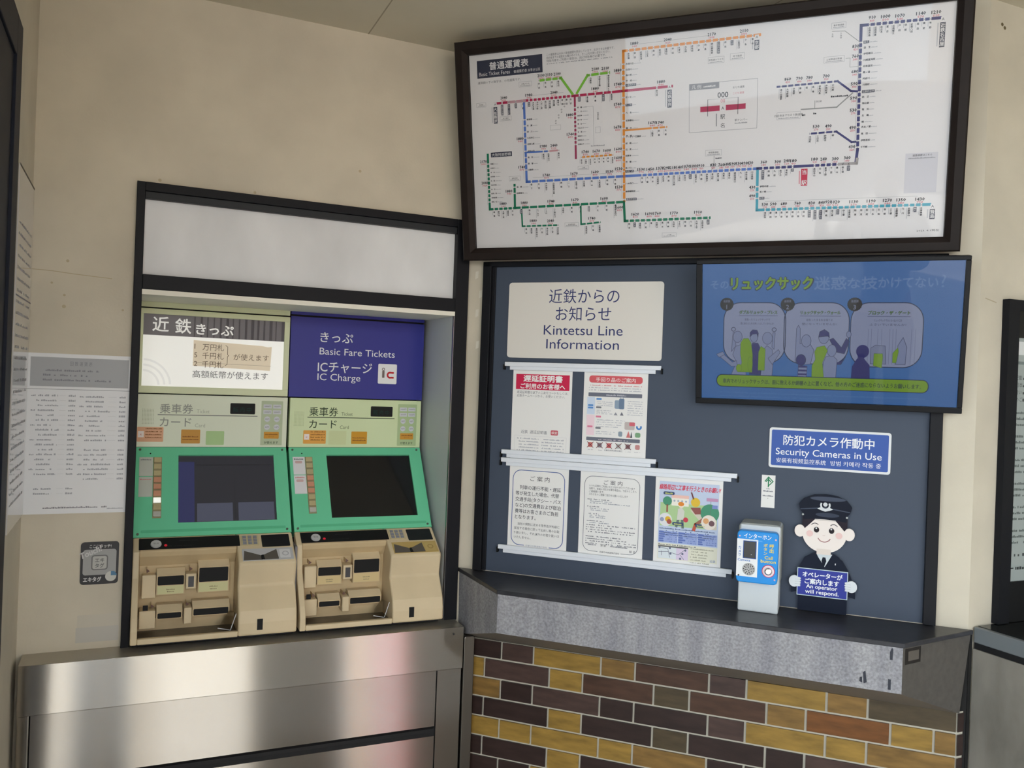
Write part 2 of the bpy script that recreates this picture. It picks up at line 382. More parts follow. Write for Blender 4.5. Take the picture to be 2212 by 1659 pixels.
BASE_SIDE = [(.075, 1.030), (-.022, .967), (-.024, .960), (-.012, .900), (-.052, .838), (-.06, .805), (-.06, .7695), (.09, .7695), (.09, 1.030)]
def ticket_machine(x0, faded):
    lab = ('ticket machine with faded lettering and a washed-out screen, next to the window frame corner' if faded
           else 'ticket machine with crisp dark lettering and a black screen, under the deep blue sign')
    t = thing('ticket_machine', lab, 'ticket machine', (x0, D, .7565), group='ticket machines in the window')
    W = .437; Z = lambda z: z-.7565
    # upper information panel
    m = MB(); pan = mat('lime_panel_faded', (220, 226, 206), .4) if faded else mat('lime_panel_green', (210, 224, 180), .4)
    m.box(.001, P0, Z(1.2735), W-.001, P0+.03, Z(1.4305), pan)
    y = P0-EPS; tx = ink(150, 154, 146) if faded else ink(58, 74, 54); tx2 = ink(176, 182, 164) if faded else ink(112, 128, 96)
    hx = lambda f: f*W; hz = lambda f: Z(1.4305-.157*f)
    m.text('乗車券', hx(.143), hz(.345), .0315, tx, y, w=.0925, bold=.006, res=3); m.text('Ticket', hx(.38), hz(.345), .0165, tx2, y, w=.037)
    m.rect(hx(.13), hz(.395), hx(.79), hz(.38), tx if not faded else ink(120, 124, 118), y)
    m.text('カード', hx(.145), hz(.60), .0315, tx, y, w=.088, bold=.006, res=3); m.text('Card', hx(.372), hz(.62), .0165, tx2, y, w=.029)
    m.poly(rrect(hx(.815), hz(.965), hx(.966), hz(.075), .002), ink(*((184, 196, 166) if faded else (176, 196, 150))), y)
    coin = ink(206, 208, 214)
    for r, (fz, ss) in enumerate(((.185, ('10000円', '1000円')), (.30, ('2000円', '5000円')), (.44, ('500円', '100円')), (.60, ('50円', '10円')))):
        for cI, fx in enumerate((.858, .925)):
            if r < 2: m.rect(hx(fx)-.0125, hz(fz)-.006, hx(fx)+.0125, hz(fz)+.006, coin, y-EPS)
            else: m.disc(hx(fx), hz(fz), .0088, coin, y-EPS, 20)
            m.text(ss[cI], hx(fx), hz(fz)-.002, .006, ink(110, 110, 116), y-2*EPS, 'c', w=.019 if r < 2 else .012)
    og = ink(206, 150, 62)
    m.poly(rrect(hx(.838), hz(.83), hx(.943), hz(.695), .002), og, y-EPS); m.greek(hx(.846), hx(.935), hz(.755), .004, ink(130, 84, 40), y-2*EPS, 1)
    m.text('カード', hx(.89), hz(.805), .0065, ink(150, 96, 44), y-2*EPS, 'c'); m.text('が使えます', hx(.89), hz(.93), .0088, ink(70, 84, 70), y-2*EPS, 'c', w=.043, bold=.01)
    gd = ink(150, 160, 130) if faded else ink(150, 168, 118)
    for i in range(8):
        for j in range(12): m.rect(hx(.034+.0095*i), hz(.56-.025*j)-.0008, hx(.034+.0095*i)+.0016, hz(.56-.025*j)+.0008, gd, y)
    m.build('fare_panel', t, bevel=0)
    m = MB(); m.poly(rrect(hx(.602), hz(.35), hx(.772), hz(.135), .003), black_p, y)
    for i in range(3): m.text('販売中'[i], hx(.64+.045*i), hz(.305), .017, ink(24, 58, 52), y-EPS, 'c', res=1)
    m.build('led_display', t)
    def sticker(nm, f0, f1, z0, z1, colr, label=None, lines=0, logo=False):
        s = MB(); s.poly(rrect(hx(f0), hz(z0), hx(f1), hz(z1), .0025), colr, y-EPS)
        ik = ink(140, 92, 50)
        for i in range(lines):
            zz = hz(z0+(z1-z0)*(.25+.2*i)); s.greek(hx(f0+(f1-f0)*(.32 if logo else .08)), hx(f1)-.004, zz, .0042, ik, y-2*EPS, .95)
        if logo:
            s.rect(hx(f0)+.003, hz(z0+(z1-z0)*.3), hx(f0)+.019, hz(z0+(z1-z0)*.72), ink(238, 228, 224), y-2*EPS)
            s.text('ic', hx(f0)+.011, hz(z0+(z1-z0)*.44), .009, ink(190, 60, 60), y-3*EPS, 'c')
        s.build(nm, t, label=label)
    if faded:
        sticker('sticker', 0.004, .17, .905, .625, ink(222, 172, 140), 'faded peach sticker', 4, True)
        sticker('sticker', .284, .408, .935, .665, ink(204, 152, 78), 'orange sticker', 2)
        sticker('sticker', .446, .567, .96, .69, ink(178, 208, 152), 'pale green sticker')
    else:
        sticker('sticker', .104, .27, .93, .655, ink(226, 166, 84), 'orange card sticker', 4, True)
        sticker('sticker', .29, .422, .945, .66, ink(206, 216, 168), 'blank pale sticker')
        sticker('sticker', .46, .58, .93, .67, ink(206, 152, 52), 'orange sticker', 2)
    # green console, leaning out towards the buyer
    yt, zt, yb, zb = P0-.002, 1.2725, .078, 1.0315
    Ls = math.hypot(yt-yb, zt-zb); a = math.atan2(yt-yb, zt-zb)
    con = Matrix.Translation((0, yb, Z(zb))) @ Matrix.Rotation(-a, 4, 'X')
    m = MB(); m.X = con; cz = lambda f: Ls*(1-f)
    SX0, SX1, SZ0, SZ1 = .27*W, .905*W, cz(.855), cz(.092)
    for r in ((.001, 0, SX0, Ls), (SX1, 0, W-.001, Ls), (SX0, 0, SX1, SZ0), (SX0, SZ1, SX1, Ls)): m.box(r[0], 0, r[1], r[2], .04, r[3], green_p)
    dkg = mat('green_console_groove', (92, 186, 142), .4)
    m.poly(rrect(.045*W, cz(.955), .96*W, cz(.925), .003), dkg, -EPS)
    for sx in (.012, W-.014):
        for f in (.03, .965): m.cyl(sx, -.002, cz(f), .0035, .001, mat('screw', (110, 120, 110), .4, metal=.7), 10)
    m.disc(.093*W, cz(.075), .0022, black_p, -EPS, 10)
    m.build('console', t)
    m = MB(); m.X = con; m.box(SX0-.002, .007, SZ0-.002, SX1+.002, .012, SZ1+.002, black_g if not faded else lit(62, 62, 68, .17))
    if faded:
        m.rect(SX0, SZ0, SX0+.045, SZ1-.02, lit(64, 67, 108, .18), .007-EPS)
        for xa, xb in ((.052, .152), (.168, .272)): m.rect(SX0+xa, SZ0+.004, SX0+xb, SZ0+.062, lit(92, 95, 112, .19), .007-EPS)  # lighter lower boxes paint in the reflection washing over the screen
        m.rect(SX0+.158, SZ0+.01, SX0+.160, SZ1-.03, lit(70, 70, 76, .10), .007-EPS); m.rect(SX0+.05, SZ1-.032, SX1-.01, SZ1-.030, lit(66, 66, 70, .1), .007-EPS)
    m.build('touch_screen', t)
    # column of buttons with its two label cards
    m = MB(); m.X = con; m.box(.112*W, -.001, cz(.80), .166*W, .002, cz(.12), mat('button_rail', (150, 142, 110), .5)); m.build('button_rail', t)
    for i in range(9):
        b = MB(); b.X = con; z = cz(.155+.0755*i); cc = (184, 172, 132)
        if 3 <= i < 6: cc = (206, 150, 122)
        if i == 6 and faded: bt = mat('lit_button', (248, 250, 244), .4, emit=.16)
        elif i == 8: bt = mat('button_grey', (184, 184, 176), .4)
        else: bt = mat('button_%d' % cc[1], cc, .4)
        b.box(.116*W, -.006, z-.0078, .162*W, 0, z+.0078, bt)
        b.build('button', t, bevel=.0012)
    m = MB(); m.X = con; wc = ink(*((190, 194, 186) if faded else (222, 222, 226)))
    for f0, f1, cc in ((.12, .335, (120, 124, 128)), (.345, .565, (204, 140, 140))):
        m.box(.025*W, -.0012, cz(f1), .11*W, 0, cz(f0), wc)
        m.greek(.033*W, .10*W, cz(f0+.035), .0055, ink(*cc), -.0012-EPS, 1)
        if not faded: m.poly(rrect(.04*W, cz(f0+.08), .09*W, cz(f0+.05), .003), ink(206, 176, 176), -.0012-EPS)
    m.build('label_card', t)
    # lower cabinet
    RX = .275
    m = MB(); m.prof([(p, Z(q)) for p, q in BASE_SIDE], RX, W-.001, cream); m.build('card_column', t, bevel=.006, seg=3)
    m = MB()
    m.prof([(p, Z(q)) for p, q in ((.075, 1.030), (.03, 1.000), (.018, .93), (-.046, .838), (-.06, .805), (-.06, .7695), (.09, .7695), (.09, 1.03))], .001, .018, cream)
    m.box(.018, -.06, .013, RX, -.045, Z(.785), cream); m.box(.006, -.03, 0, W-.006, .08, .013, steel_d)  # dark box under the body paints in the shadow below the base
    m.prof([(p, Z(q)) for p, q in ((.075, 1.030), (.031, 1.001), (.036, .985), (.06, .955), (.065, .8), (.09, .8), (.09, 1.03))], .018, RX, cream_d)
    m.build('cabinet_body', t, bevel=.003)
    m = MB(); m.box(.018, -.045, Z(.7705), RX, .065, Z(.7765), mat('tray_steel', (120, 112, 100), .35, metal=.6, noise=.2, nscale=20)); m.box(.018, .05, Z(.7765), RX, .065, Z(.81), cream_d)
    m.ring(.18, Z(.7662), .02, .003, steel_d, 0, 0, 180) if False else None
    m.build('coin_tray', t)
    # slanted instrument strip on top
    a2 = math.atan2(.045, .030); sl = Matrix.Translation((0, .0305, Z(1.0008))) @ Matrix.Rotation(-a2, 4, 'X'); SL = math.hypot(.045, .03)
    m = MB(); m.X = sl; m.poly(rrect(.016, .006, .284, SL-.004, .002), black_p, -.0006)
    m.greek(.12, .17, .036, .003, ink(52, 54, 58), -.0009); m.greek(.09, .16, .016, .003, ink(52, 54, 58), -.0009)
    m.build('instrument_strip', t)
    m = MB(); m.X = sl; m.cyl(.06, -.004, .026, .0135, 0, mat('silver_button', (206, 206, 208), .4, metal=.3), 24, .0145); m.text('取消', .06, .0235, .007, ink(130, 130, 134), -.0043, 'c'); m.build('cancel_button', t)
    m = MB(); m.X = sl; m.cyl(.085, -.002, .02, .004, 0, mat('red_lamp', (196, 30, 48), .3, emit=.1), 12); m.build('warning_lamp', t)
    # keypad, dark sensor plate and card tray on the column
    a3 = math.atan2(.097, .063); s3 = Matrix.Translation((0, -.022, Z(.967))) @ Matrix.Rotation(-a3, 4, 'X'); L3 = math.hypot(.097, .063)
    m = MB(); m.X = s3; m.box(RX+.012, -.002, L3-.048, RX+.062, .0005, L3-.008, mat('keypad_plate', (196, 182, 146), .4)); kp = m.build('keypad', t)
    for r in range(3):
        for c in range(3):
            k = MB(); k.X = s3; xx = RX+.022+.015*c; zz = L3-.040+.0125*r
            k.box(xx-.005, -.0045, zz-.0042, xx+.005, -.002, zz+.0042, mat('key_grey', (136, 138, 148), .5)); k.build('key', kp)
    m = MB(); m.X = s3; m.poly(rrect(RX+.07, L3-.056, W-.012, L3-.006, .003), black_g, -.0006); m.build('sensor_plate', t)
    m = MB(); m.X = s3; tray = (186, 186, 190) if faded else (186, 160, 100); tm = mat('card_tray_%d' % tray[2], tray, .4)
    m.box(RX+.012, -.0012, .006, W-.008, .0004, L3-.062, tm)
    dk = mat('tray_dark_wing', (92, 86, 80), .5)
    m.poly([(RX+.014, .008), (RX+.066, .008), (RX+.062, .026), (RX+.018, .046)], dk, -.0016); m.poly([(RX+.07, .008), (RX+.112, .008), (RX+.108, .048), (RX+.068, .026)], dk, -.0016)
    m.poly([(RX+.063, .008), (RX+.073, .008), (RX+.07, .028), (RX+.063, .026)], black_p, -.002)
    m.poly(rrect(RX+.116, .012, W-.016, .046, .002), ink(*((214, 214, 216) if faded else (190, 166, 108))), -.0016)
    m.ring(RX+.132, .029, .008, .003, ink(*((178, 178, 182) if faded else (160, 136, 84))), -.0022)
    m.build('card_reader', t)
    # slots in the recess: bezels with dark mouths
    def slot(nm, x0, x1, z0, z1, yf, lab_h, plate):
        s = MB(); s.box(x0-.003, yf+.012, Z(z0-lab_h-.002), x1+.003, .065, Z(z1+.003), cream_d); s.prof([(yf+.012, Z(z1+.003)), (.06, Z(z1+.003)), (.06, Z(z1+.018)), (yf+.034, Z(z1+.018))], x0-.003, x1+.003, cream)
        s.poly(rrect(x0, Z(z0), x1, Z(z1), .003), black_p, yf+.012-EPS)
        if lab_h:
            s.rect(x0, Z(z0-lab_h), x1, Z(z0-.002), plate, yf+.012-EPS)
            s.greek((x0+x1)/2-.011, (x0+x1)/2+.011, Z(z0-lab_h*.55), .004, ink(150, 140, 110), yf+.012-2*EPS, 1); s.greek((x0+x1)/2-.009, (x0+x1)/2+.009, Z(z0-lab_h*.8), .004, ink(150, 140, 110), yf+.012-2*EPS, 1)
        return s.build(nm, t, bevel=.0)
    pl = ink(206, 204, 158) if faded else ink(208, 188, 142)
    slot('ticket_slot', .067, .135, .905, .930, .018, .025, pl); slot('note_slot', .175, .253, .908, .948, .018, .028, pl)
    slot('ticket_outlet', .069, .130, .817, .832, 0, 0, pl); slot('coin_outlet', .162, .255, .819, .837, 0, 0, pl)
    for q in ((.139, .016, .893, .167, .06, .936), (.0265, .03, .87, .0625, .064, .935), (.136, .0, .80, .157, .06, .845), (.022, .014, .79, .064, .064, .84)):
        m = MB(); m.box(q[0], q[1], Z(q[2]), q[3], q[4], Z(q[5]), cream); m.build('bezel', t, bevel=.003)
    m = MB(); m.rect(.1455, Z(.899), .1605, Z(.929), mat('dim_window', (72, 72, 76), .25), .0158); m.build('note_lamp', t)
    for ax, az in ((.042, .947), (.153, .947), (.056, .848), (.147, .848)):
        s = MB(); s.add([(ax-.004, .03, Z(az)-.006), (ax+.004, .028, Z(az)), (ax-.004, .03, Z(az)+.006)], [(0, 1, 2)], ink(112, 88, 82)); s.box(ax-.004, .0302, Z(az)-.006, ax-.003, .066, Z(az)+.006, cream_d); s.build('arrow_mark', t)
    m = MB(); m.box(.031, .012, Z(.842), .044, .0145, Z(.856), black_p); m.build('coin_return', t)
    m = MB(); m.box(.326, -.0625, Z(.785), .341, -.059, Z(.815), black_p); m.build('lock_cover', t)
    m = MB(); clr = pane_mat('clear_flap', (232, 234, 236), 1.6, .1)
    m.add([(.225, -.03, Z(.790)), (.258, -.03, Z(.782)), (.272, -.025, Z(.826)), (.258, .004, Z(.830)), (.240, .02, Z(.796))], [(0, 1, 4), (1, 2, 3, 4)], clr)
    m.line([(.225, Z(.790)), (.258, Z(.782)), (.272, Z(.826))], .0022, mat('clear_flap_edge', (196, 200, 204), .15, spec=.8), -.0305)
    m.build('coin_flap', t)
    m = MB(); m.X = None; m.box(W-.003, .1, Z(.76), W+.004, .2, Z(1.03), black_p) if False else None
    return t
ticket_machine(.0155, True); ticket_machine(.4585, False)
m = MB(); m.box(.4525, D+.012, .757, .4585, D+.26, 1.0, mat('gap_strip', (120, 118, 122), .5))
tag(m.build('filler_strip'), 'narrow grey filler strip between the two ticket machines', 'strip')

# ------------------------------------------------------------------ steel counter under the machines
t = thing('steel_counter', 'brushed steel counter under the ticket machines', 'counter', (0, D, 0))
m = MB(); m.box(-.235, -.099, .748, .948, .10, .754, steel2); m.build('worktop', t)
m = MB(); m.box(-.235, -.101, .628, .948, -.097, .7545, steel); m.build('fascia', t, bevel=.0012)
m = MB(); m.box(-.205, -.088, .456, .868, -.082, .624, steel_l); m.box(.872, -.088, .10, .948, -.082, .624, steel_l); m.box(-.205, -.0825, .6, .948, -.08, .64, steel_d); m.build('front_panel', t)
m = MB(); m.prof([(-.088, .456), (-.076, .44), (-.088, .425), (-.06, .42), (-.06, .46)], -.205, .868, steel_d); m.build('groove', t)
m = MB(); m.box(-.205, -.088, .02, .868, -.082, .426, steel_l); m.build('lower_panel', t)
m = MB(); m.box(-.235, -.092, 0, -.207, -.06, .628, steel); m.box(-.232, -.08, .02, .948, -.002, .60, steel_d); m.build('end_post', t, bevel=.004)
m = MB(); m.cyl(.915, -.103, .735, .0028, -.1, steel_d, 10); m.build('screw', t)
t = thing('corner_post', 'slim steel post where the counter meets the tiled wall', 'post', (.952, D-.098, 0))
m = MB(); m.prism(rrect(0, 0, .034, .722, .006), 0, .05, mat('post_steel', (120, 116, 110), .32, metal=1)); m.build('post_cover', t, bevel=.002)

# ------------------------------------------------------------------ granite ledge
t = thing('granite_ledge', 'grey granite ledge under the information board, dark on top', 'ledge', RP(0, 0, 0), RZ)
A0, A1, A2, A3 = (.008, 0), (.225, -.215), (1.27, -.22), (1.443, -.0)
ZT, ZF, ZB = .915, .793, .704
m = MB()
def V(p, z): return (p[0], p[1], z)
b0, b1 = (.012, -.001), (1.421, -.022)
m.add([V(A0, ZT-.012), V(A1, ZT-.012), V(A1, ZF), V(b0, ZB)], [(0, 3, 2, 1)], granite)
m.add([V(A1, ZT-.012), V(A2, ZT-.012), V(A2, ZF), V(A1, ZF)], [(0, 3, 2, 1)], granite)
m.add([V(A2, ZT-.012), V(A3, ZT-.012), V(b1, ZB), V(A2, ZF)], [(0, 3, 2, 1)], mat('granite_shaded_end', (92, 88, 84), .4, noise=.12, nscale=60))  # right end face in a darker granite, its shade painted in
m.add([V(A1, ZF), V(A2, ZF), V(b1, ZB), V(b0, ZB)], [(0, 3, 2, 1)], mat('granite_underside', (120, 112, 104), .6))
m.build('ledge_body', t)
m = MB(); o = .004
top = [(.002, -.002), (.225-.002, -.217), (1.27+.003, -.222), (1.449, -.002)]
m.add([V(p, ZT) for p in top]+[V(p, ZT-.012) for p in top], [(0, 1, 2, 3), (7, 6, 5, 4), (0, 4, 5, 1), (1, 5, 6, 2), (2, 6, 7, 3), (3, 7, 4, 0)], granite_top)
m.build('ledge_top', t, bevel=.002)
m = MB(); dm = ink(58, 60, 68)
def onf(pts, mm): m.add([(p[0], -.2155-.005*(p[0]-.225)/1.045-EPS*2, p[1]) for p in pts], [tuple(range(len(pts)))], mm)
for q in ([(1.242, .872), (1.248, .872), (1.249, .897), (1.246, .902), (1.242, .89)], [(1.240, .800), (1.246, .800), (1.246, .825), (1.240, .825)], [(1.186, .806), (1.193, .81), (1.189, .838), (1.184, .833)], [(1.176, .810), (1.183, .808), (1.182, .822), (1.177, .82)]):
    m = MB(); onf(q, dm); m.build('stain_mark', t)
m = MB()
def one(u, z): # on the right end face
    a = Vector((A2[0], A2[1], 0)); b = Vector((A3[0], A3[1], 0)); p = a.lerp(b, u); n = Vector((.788, -.615, 0))*.0006; return (p.x+n.x, p.y+n.y, z)
hole = mat('socket_surround', (40, 36, 34), .5)
m.add([one(.03, .862), one(.25, .862), one(.25, .9), one(.03, .9)], [(0, 1, 2, 3)], hole)
m.build('socket_plate', t)
m = MB(); n = Vector((.788, -.615, 0))*.0006; m.add([Vector(one(.07, .87))+n, Vector(one(.22, .87))+n, Vector(one(.22, .893))+n, Vector(one(.07, .893))+n], [(0, 1, 2, 3)], mat('socket_cover', (96, 90, 84), .5)); m.build('socket_cover', t)

# ------------------------------------------------------------------ information board
t = thing('information_board', 'large slate blue notice board in a black frame behind the granite ledge', 'notice board', RP(.06, 0, .917), RZ)
m = MB(); m.box(.03, -.004, 0, 1.275, 0, .96, board_m); m.build('board_panel', t)
m = MB()
m.box(0, -.02, 0, .028, 0, 0.96, black_al); m.box(.028, -.01, 0, .04, 0, 0.96, black_al)
m.box(1.27, -.02, 0, 1.30, 0, 0.96, black_al); m.box(0, -.02, .945, 1.30, 0, .96, black_al)
m.build('board_frame', t, bevel=.0015)
BO = .005
def on_board(name, label, cat, s, z, group=None): return thing(name, label, cat, RP(s, BO, z), RZ, 0, group)

t = on_board('information_sign', 'white information sign with dark blue two-language heading on the board', 'sign', .146, 1.582)
m = MB(); sg = mat('warm_white_sign', (222, 218, 212), .4); nv = ink(58, 64, 112)
m.prism(rrect(0, 0, .480, .231, .010), -.004, 0, sg); y = -.004-EPS
m.text('近鉄からの', .24, .171, .047, nv, y, 'c', w=.218, res=4); m.text('お知らせ', .24, .118, .047, nv, y, 'c', w=.172, res=4)
m.text('Kintetsu Line', .24, .072, .042, nv, y, 'c', w=.245, res=4); m.text('Information', .24, .030, .042, nv, y, 'c', w=.226, res=4)
m.build('sign_face', t)

def rail(s0, s1, z, label, notch=True):
    t = on_board('poster_rail', label, 'poster rail', s0, z, 'poster rails on the board')
    L = s1-s0; m = MB(); al = mat('white_rail', (226, 230, 238), .35)
    m.box(0, -.012, .007, L, -.003, .020, al); m.box(.016, -.009, -.004, L-.016, -.003, .007, al); m.build('rail_bar', t, bevel=.001)
    for a in (-.004, L): e = MB(); e.box(a, -.0135, -.004, a+.004, 0, .012, black_p); e.build('end_cap', t)
    return t
rail(.143, .627, 1.548, 'topmost white poster rail under the white information sign')
rail(.142, .622, 1.2775, 'white rail holding the lower ends of the top two posters')
rail(.142, .851, 1.2525, 'long white rail holding the upper ends of the bottom three posters')
rail(.142, .846, .984, 'lowest white poster rail, just above the ledge')
rail_y = -.002
def poster(s0, z0, W, H, label, draw, name='poster'):
    o = MB(); o.box(0, -.0012, 0, W, 0, H, white_p); o._y = -.0012-EPS
    draw(o, W, H)
    ob = o.build(name, loc=RP(s0, BO+.0004, z0), rot=(0, 0, RZ)); return tag(ob, label, 'poster', 'posters held by the rails')
Y1 = -.0012-EPS; Y2 = Y1-EPS; Y3 = Y2-EPS
gtx = ink(120, 122, 132); dtx = ink(62, 64, 74)
def p_delay(m, W, H):
    m.rect(.010, H-.075, W-.008, H-.028, ink(204, 44, 82), Y1); wt = ink(240, 240, 240)
    m.text('遅延証明書', W*.51, H-.049, .0215, wt, Y2, 'c', w=.125, bold=.03, res=3); m.text('ご利用のお客様へ', W*.51, H-.071, .0175, wt, Y2, 'c', w=.143, bold=.025, res=3)
    for i, tx in enumerate(('遅延証明書は以下の二次元コードもしくは、', '近鉄ホームページから、お使いください。')): m.text(tx, 0.014, H-.087-.0105*i, .0092, gtx, Y1, w=.165-.01*i, res=1)
    # the code square on the original is left out
    m.text('近鉄  遅延証明書', .032, .083, .0115, gtx, Y1, w=.084, res=1)
    m.poly(rrect(.128, .081, .151, .096, .003), ink(200, 90, 104), Y1); m.text('検索', .1395, .0845, .0098, wt, Y2, 'c', res=1)
    fr = ink(206, 206, 212); m.line([(.012, .075), (W-.012, .075), (W-.012, .027), (.012, .027), (.012, .075)], .0006, fr, Y1)
    for i in range(5):
        m.greek(.02+.006*(0 < i < 4), .09, .065-.009*i, .0045, ink(176, 178, 188), Y1); m.greek(.10, W-.02, .065-.009*i, .0045, ink(176, 178, 188), Y1)
def p_luggage(m, W, H):
    m.X = Matrix.Translation((0, 0, H-.007)) @ Matrix.Diagonal((1, 1, .889, 1)) @ Matrix.Translation((0, 0, -H))
    m.poly(rrect(.016, H-.046, W-.016, H-.022, .009), ink(214, 96, 104), Y1); m.text('手回り品のご案内', W/2, H-.041, .0155, ink(240, 226, 226), Y2, 'c', w=.12, res=2, bold=.01)
    for i in range(3): m.greek(.016, W-.018, H-.056-.008*i, .0042, ink(214, 140, 146) if i == 0 else ink(188, 188, 198), Y1)
    m.poly(rrect(.015, H-.092, W-.016, H-.079, .002), ink(112, 116, 130), Y1); m.greek(.07, .13, H-.088, .005, ink(190, 190, 200), Y2)
    m.rect(.012, H-.152, .036, H-.094, ink(204, 218, 238), Y1); m.rect(.012, H-.222, .036, H-.154, ink(240, 214, 224), Y1)
    bl, pk = ink(92, 144, 206), ink(222, 130, 160)
    for x0, z, c in ((.04, H-.103, bl), (.015, H-.125, bl), (.015, H-.133, bl), (.04, H-.131, ink(120, 122, 130)), (.04, H-.162, pk), (.015, H-.196, pk), (.04, H-.200, ink(120, 122, 130))): m.poly(rrect(x0, z, x0+.016, z+.006, .0015), c, Y2)
    for z, xe in ((-.111, .09), (-.117, .09), (-.123, .09), (-.139, .085), (-.145, .08), (-.150, .09), (-.171, .13), (-.178, .12), (-.186, .12), (-.193, .11), (-.21, .10), (-.217, .09)): m.greek(.042, xe, H+z, .0036, ink(186, 188, 198), Y1)
    for z in (-.106, -.113, -.12, -.128, -.136, -.143, -.15): m.greek(.135, .18, H+z, .0036, ink(186, 188, 198), Y1)
    gb = ink(146, 164, 184)
    m.poly(rrect(.096, H-.130, .112, H-.102, .004), gb, Y2); m.poly(rrect(.109, H-.131, .125, H-.096, .004), ink(112, 132, 158), Y2-EPS); m.ring(.117, H-.095, .005, .0015, gb, Y2)
    m.poly([(.094, H-.152), (.1, H-.142), (.106, H-.152)], ink(150, 150, 160), Y2); m.poly([(.113, H-.152), (.118, H-.14), (.124, H-.152)], ink(120, 120, 132), Y2)
    m.poly(rrect(.128, H-.198, .158, H-.172, .004), ink(196, 186, 184), Y2); m.poly(rrect(.142, H-.185, .159, H-.173, .003), ink(214, 110, 122), Y3)
    m.ring(.171, H-.188, .006, .005, ink(70, 130, 200), Y2, 150, 400)
    m.poly(rrect(.11, H-.222, .122, H-.205, .004), ink(140, 156, 170), Y2); m.poly([(.134, H-.224), (.14, H-.202), (.147, H-.224)], ink(206, 120, 120), Y2); m.poly([(.146, H-.224), (.149, H-.203), (.152, H-.224)], ink(60, 70, 80), Y2); m.poly(rrect(.16, H-.222, .176, H-.206, .005), ink(126, 166, 130), Y2)
    m.poly(rrect(.013, H-.240, W-.018, H-.228, .002), ink(112, 116, 130), Y1); m.greek(.05, .14, H-.237, .005, ink(190, 180, 190), Y2)
    for i, c in enumerate(((206, 120, 116), (130, 132, 142), (206, 110, 112), (180, 188, 186), (130, 110, 116), (196, 140, 140))):
        x = .026+.0285*i; m.poly(rrect(x-.007, H-.262, x+.007, H-.246, .004), ink(*c), Y1)
        if i < 5:
            for sg in (-1, 1): m.line([(x-.009*sg, H-.263), (x+.009*sg, H-.245)], .002, ink(118, 66, 70), Y2)
        m.greek(x-.009, x+.009, H-.272, .003, ink(190, 190, 198), Y1)
    m.text('近畿日本鉄道株式会社', W/2, .018, .0065, gtx, Y1, 'c', w=.055, res=1)
def frame_r(m, x0, z0, x1, z1, r, c, wd, gap=None):
    P = rrect(x0, z0, x1, z1, r); P = P+[P[0]]
    m.line(P[:-1] if gap else P, wd, c, Y1)
def p_guide(m, W, H):
    c = ink(92, 112, 168); frame_r(m, .012, .0175, W-.012, H-.025, .026, c, .0022)
    m.rect(.055, .0160, .135, .0190, white_p, Y2); m.text('近畿日本鉄道株式会社', .095, .0155, .0058, ink(150, 156, 176), Y3, 'c', w=.07, res=1)
    m.text('ご 案 内', W/2+.004, H-.055, .0165, dtx, Y1, 'c', w=.062, res=3)
    L = ('　列車の運行不能・遅延', '等が発生した場合、代替', '交通手段(タクシー・バス', 'など)の交通費および宿泊', '費等はお客さまのご負担', 'となります。'); wd = (.142, .150, .157, .157, .15, .073)
    for i, (s, q) in enumerate(zip(L, wd)): m.text(s.strip('　'), .022+(.013 if i == 0 else 0), H-.083-.0182*i, .0140, dtx, Y1, w=q*.93, res=2, bold=.005)
    L = ('　当社の規則に定める条件及び内容に', '該当する場合に限って払戻し等のお取', 'り扱いをし、それ以外のお取り扱いは', 'いたしません。'); wd = (.143, .155, .155, .058)
    for i, (s, q) in enumerate(zip(L, wd)): m.text(s.strip('　'), .021+(.011 if i == 0 else 0), H-.193-.0138*i, .0092, dtx, Y1, w=q*.94, res=1)
def p_guide2(m, W, H):
    m.X = Matrix.Translation((0, 0, H-.008)) @ Matrix.Diagonal((1, 1, .95, 1)) @ Matrix.Translation((0, 0, -H))
    c = ink(84, 92, 108); frame_r(m, .014, .018, W-.014, H-.020, .024, c, .0013)
    m.rect(.06, .0165, .13, .0195, white_p, Y2); m.text('近畿日本鉄道株式会社', .096, .0155, .0062, dtx, Y3, 'c', w=.06, res=1)
    m.text('ご 案 内', W/2+.003, H-.043, .0155, dtx, Y1, 'c', w=.056, res=2)
    z = H-.053
    for s, q in (('いつも近鉄をご利用いただきありがとうございます', .15), ('当駅で、係員の対応が必要な場合は、下記のところへ', .155), ('ご連絡願います。', .05), ('みなさまのご理解ご協力をお願いいたします', .128)): m.text(s, .028, z, .0078, dtx, Y1, w=q*.92, res=1); z -= .0088
    for i, xe in enumerate((.09, .1, .155, 0, .06, .09, .088, 0, .06, .08, .08, 0, .075, .09)):
        z -= .0056
        if xe: m.greek(.024 if i in (0, 4, 8, 12) else .032, xe, z, .0038, gtx if i in (0, 4, 8, 12) else ink(160, 164, 176), Y1)
    for i, xe in enumerate((.17, .10, .17, .165, 0, .13, .155, .175, .175)):
        z -= .0072
        if xe: m.greek(.022, xe, z, .0040, gtx, Y1, .65)
    m.greek(.03, .055, .036, .005, gtx, Y1, 1); m.text('津 駅', .068, .035, .008, dtx, Y1, res=1); m.greek(.098, .15, .036, .005, gtx, Y1, 1); m.text('駅 長', .165, .024, .0085, dtx, Y1, 'c', res=1)
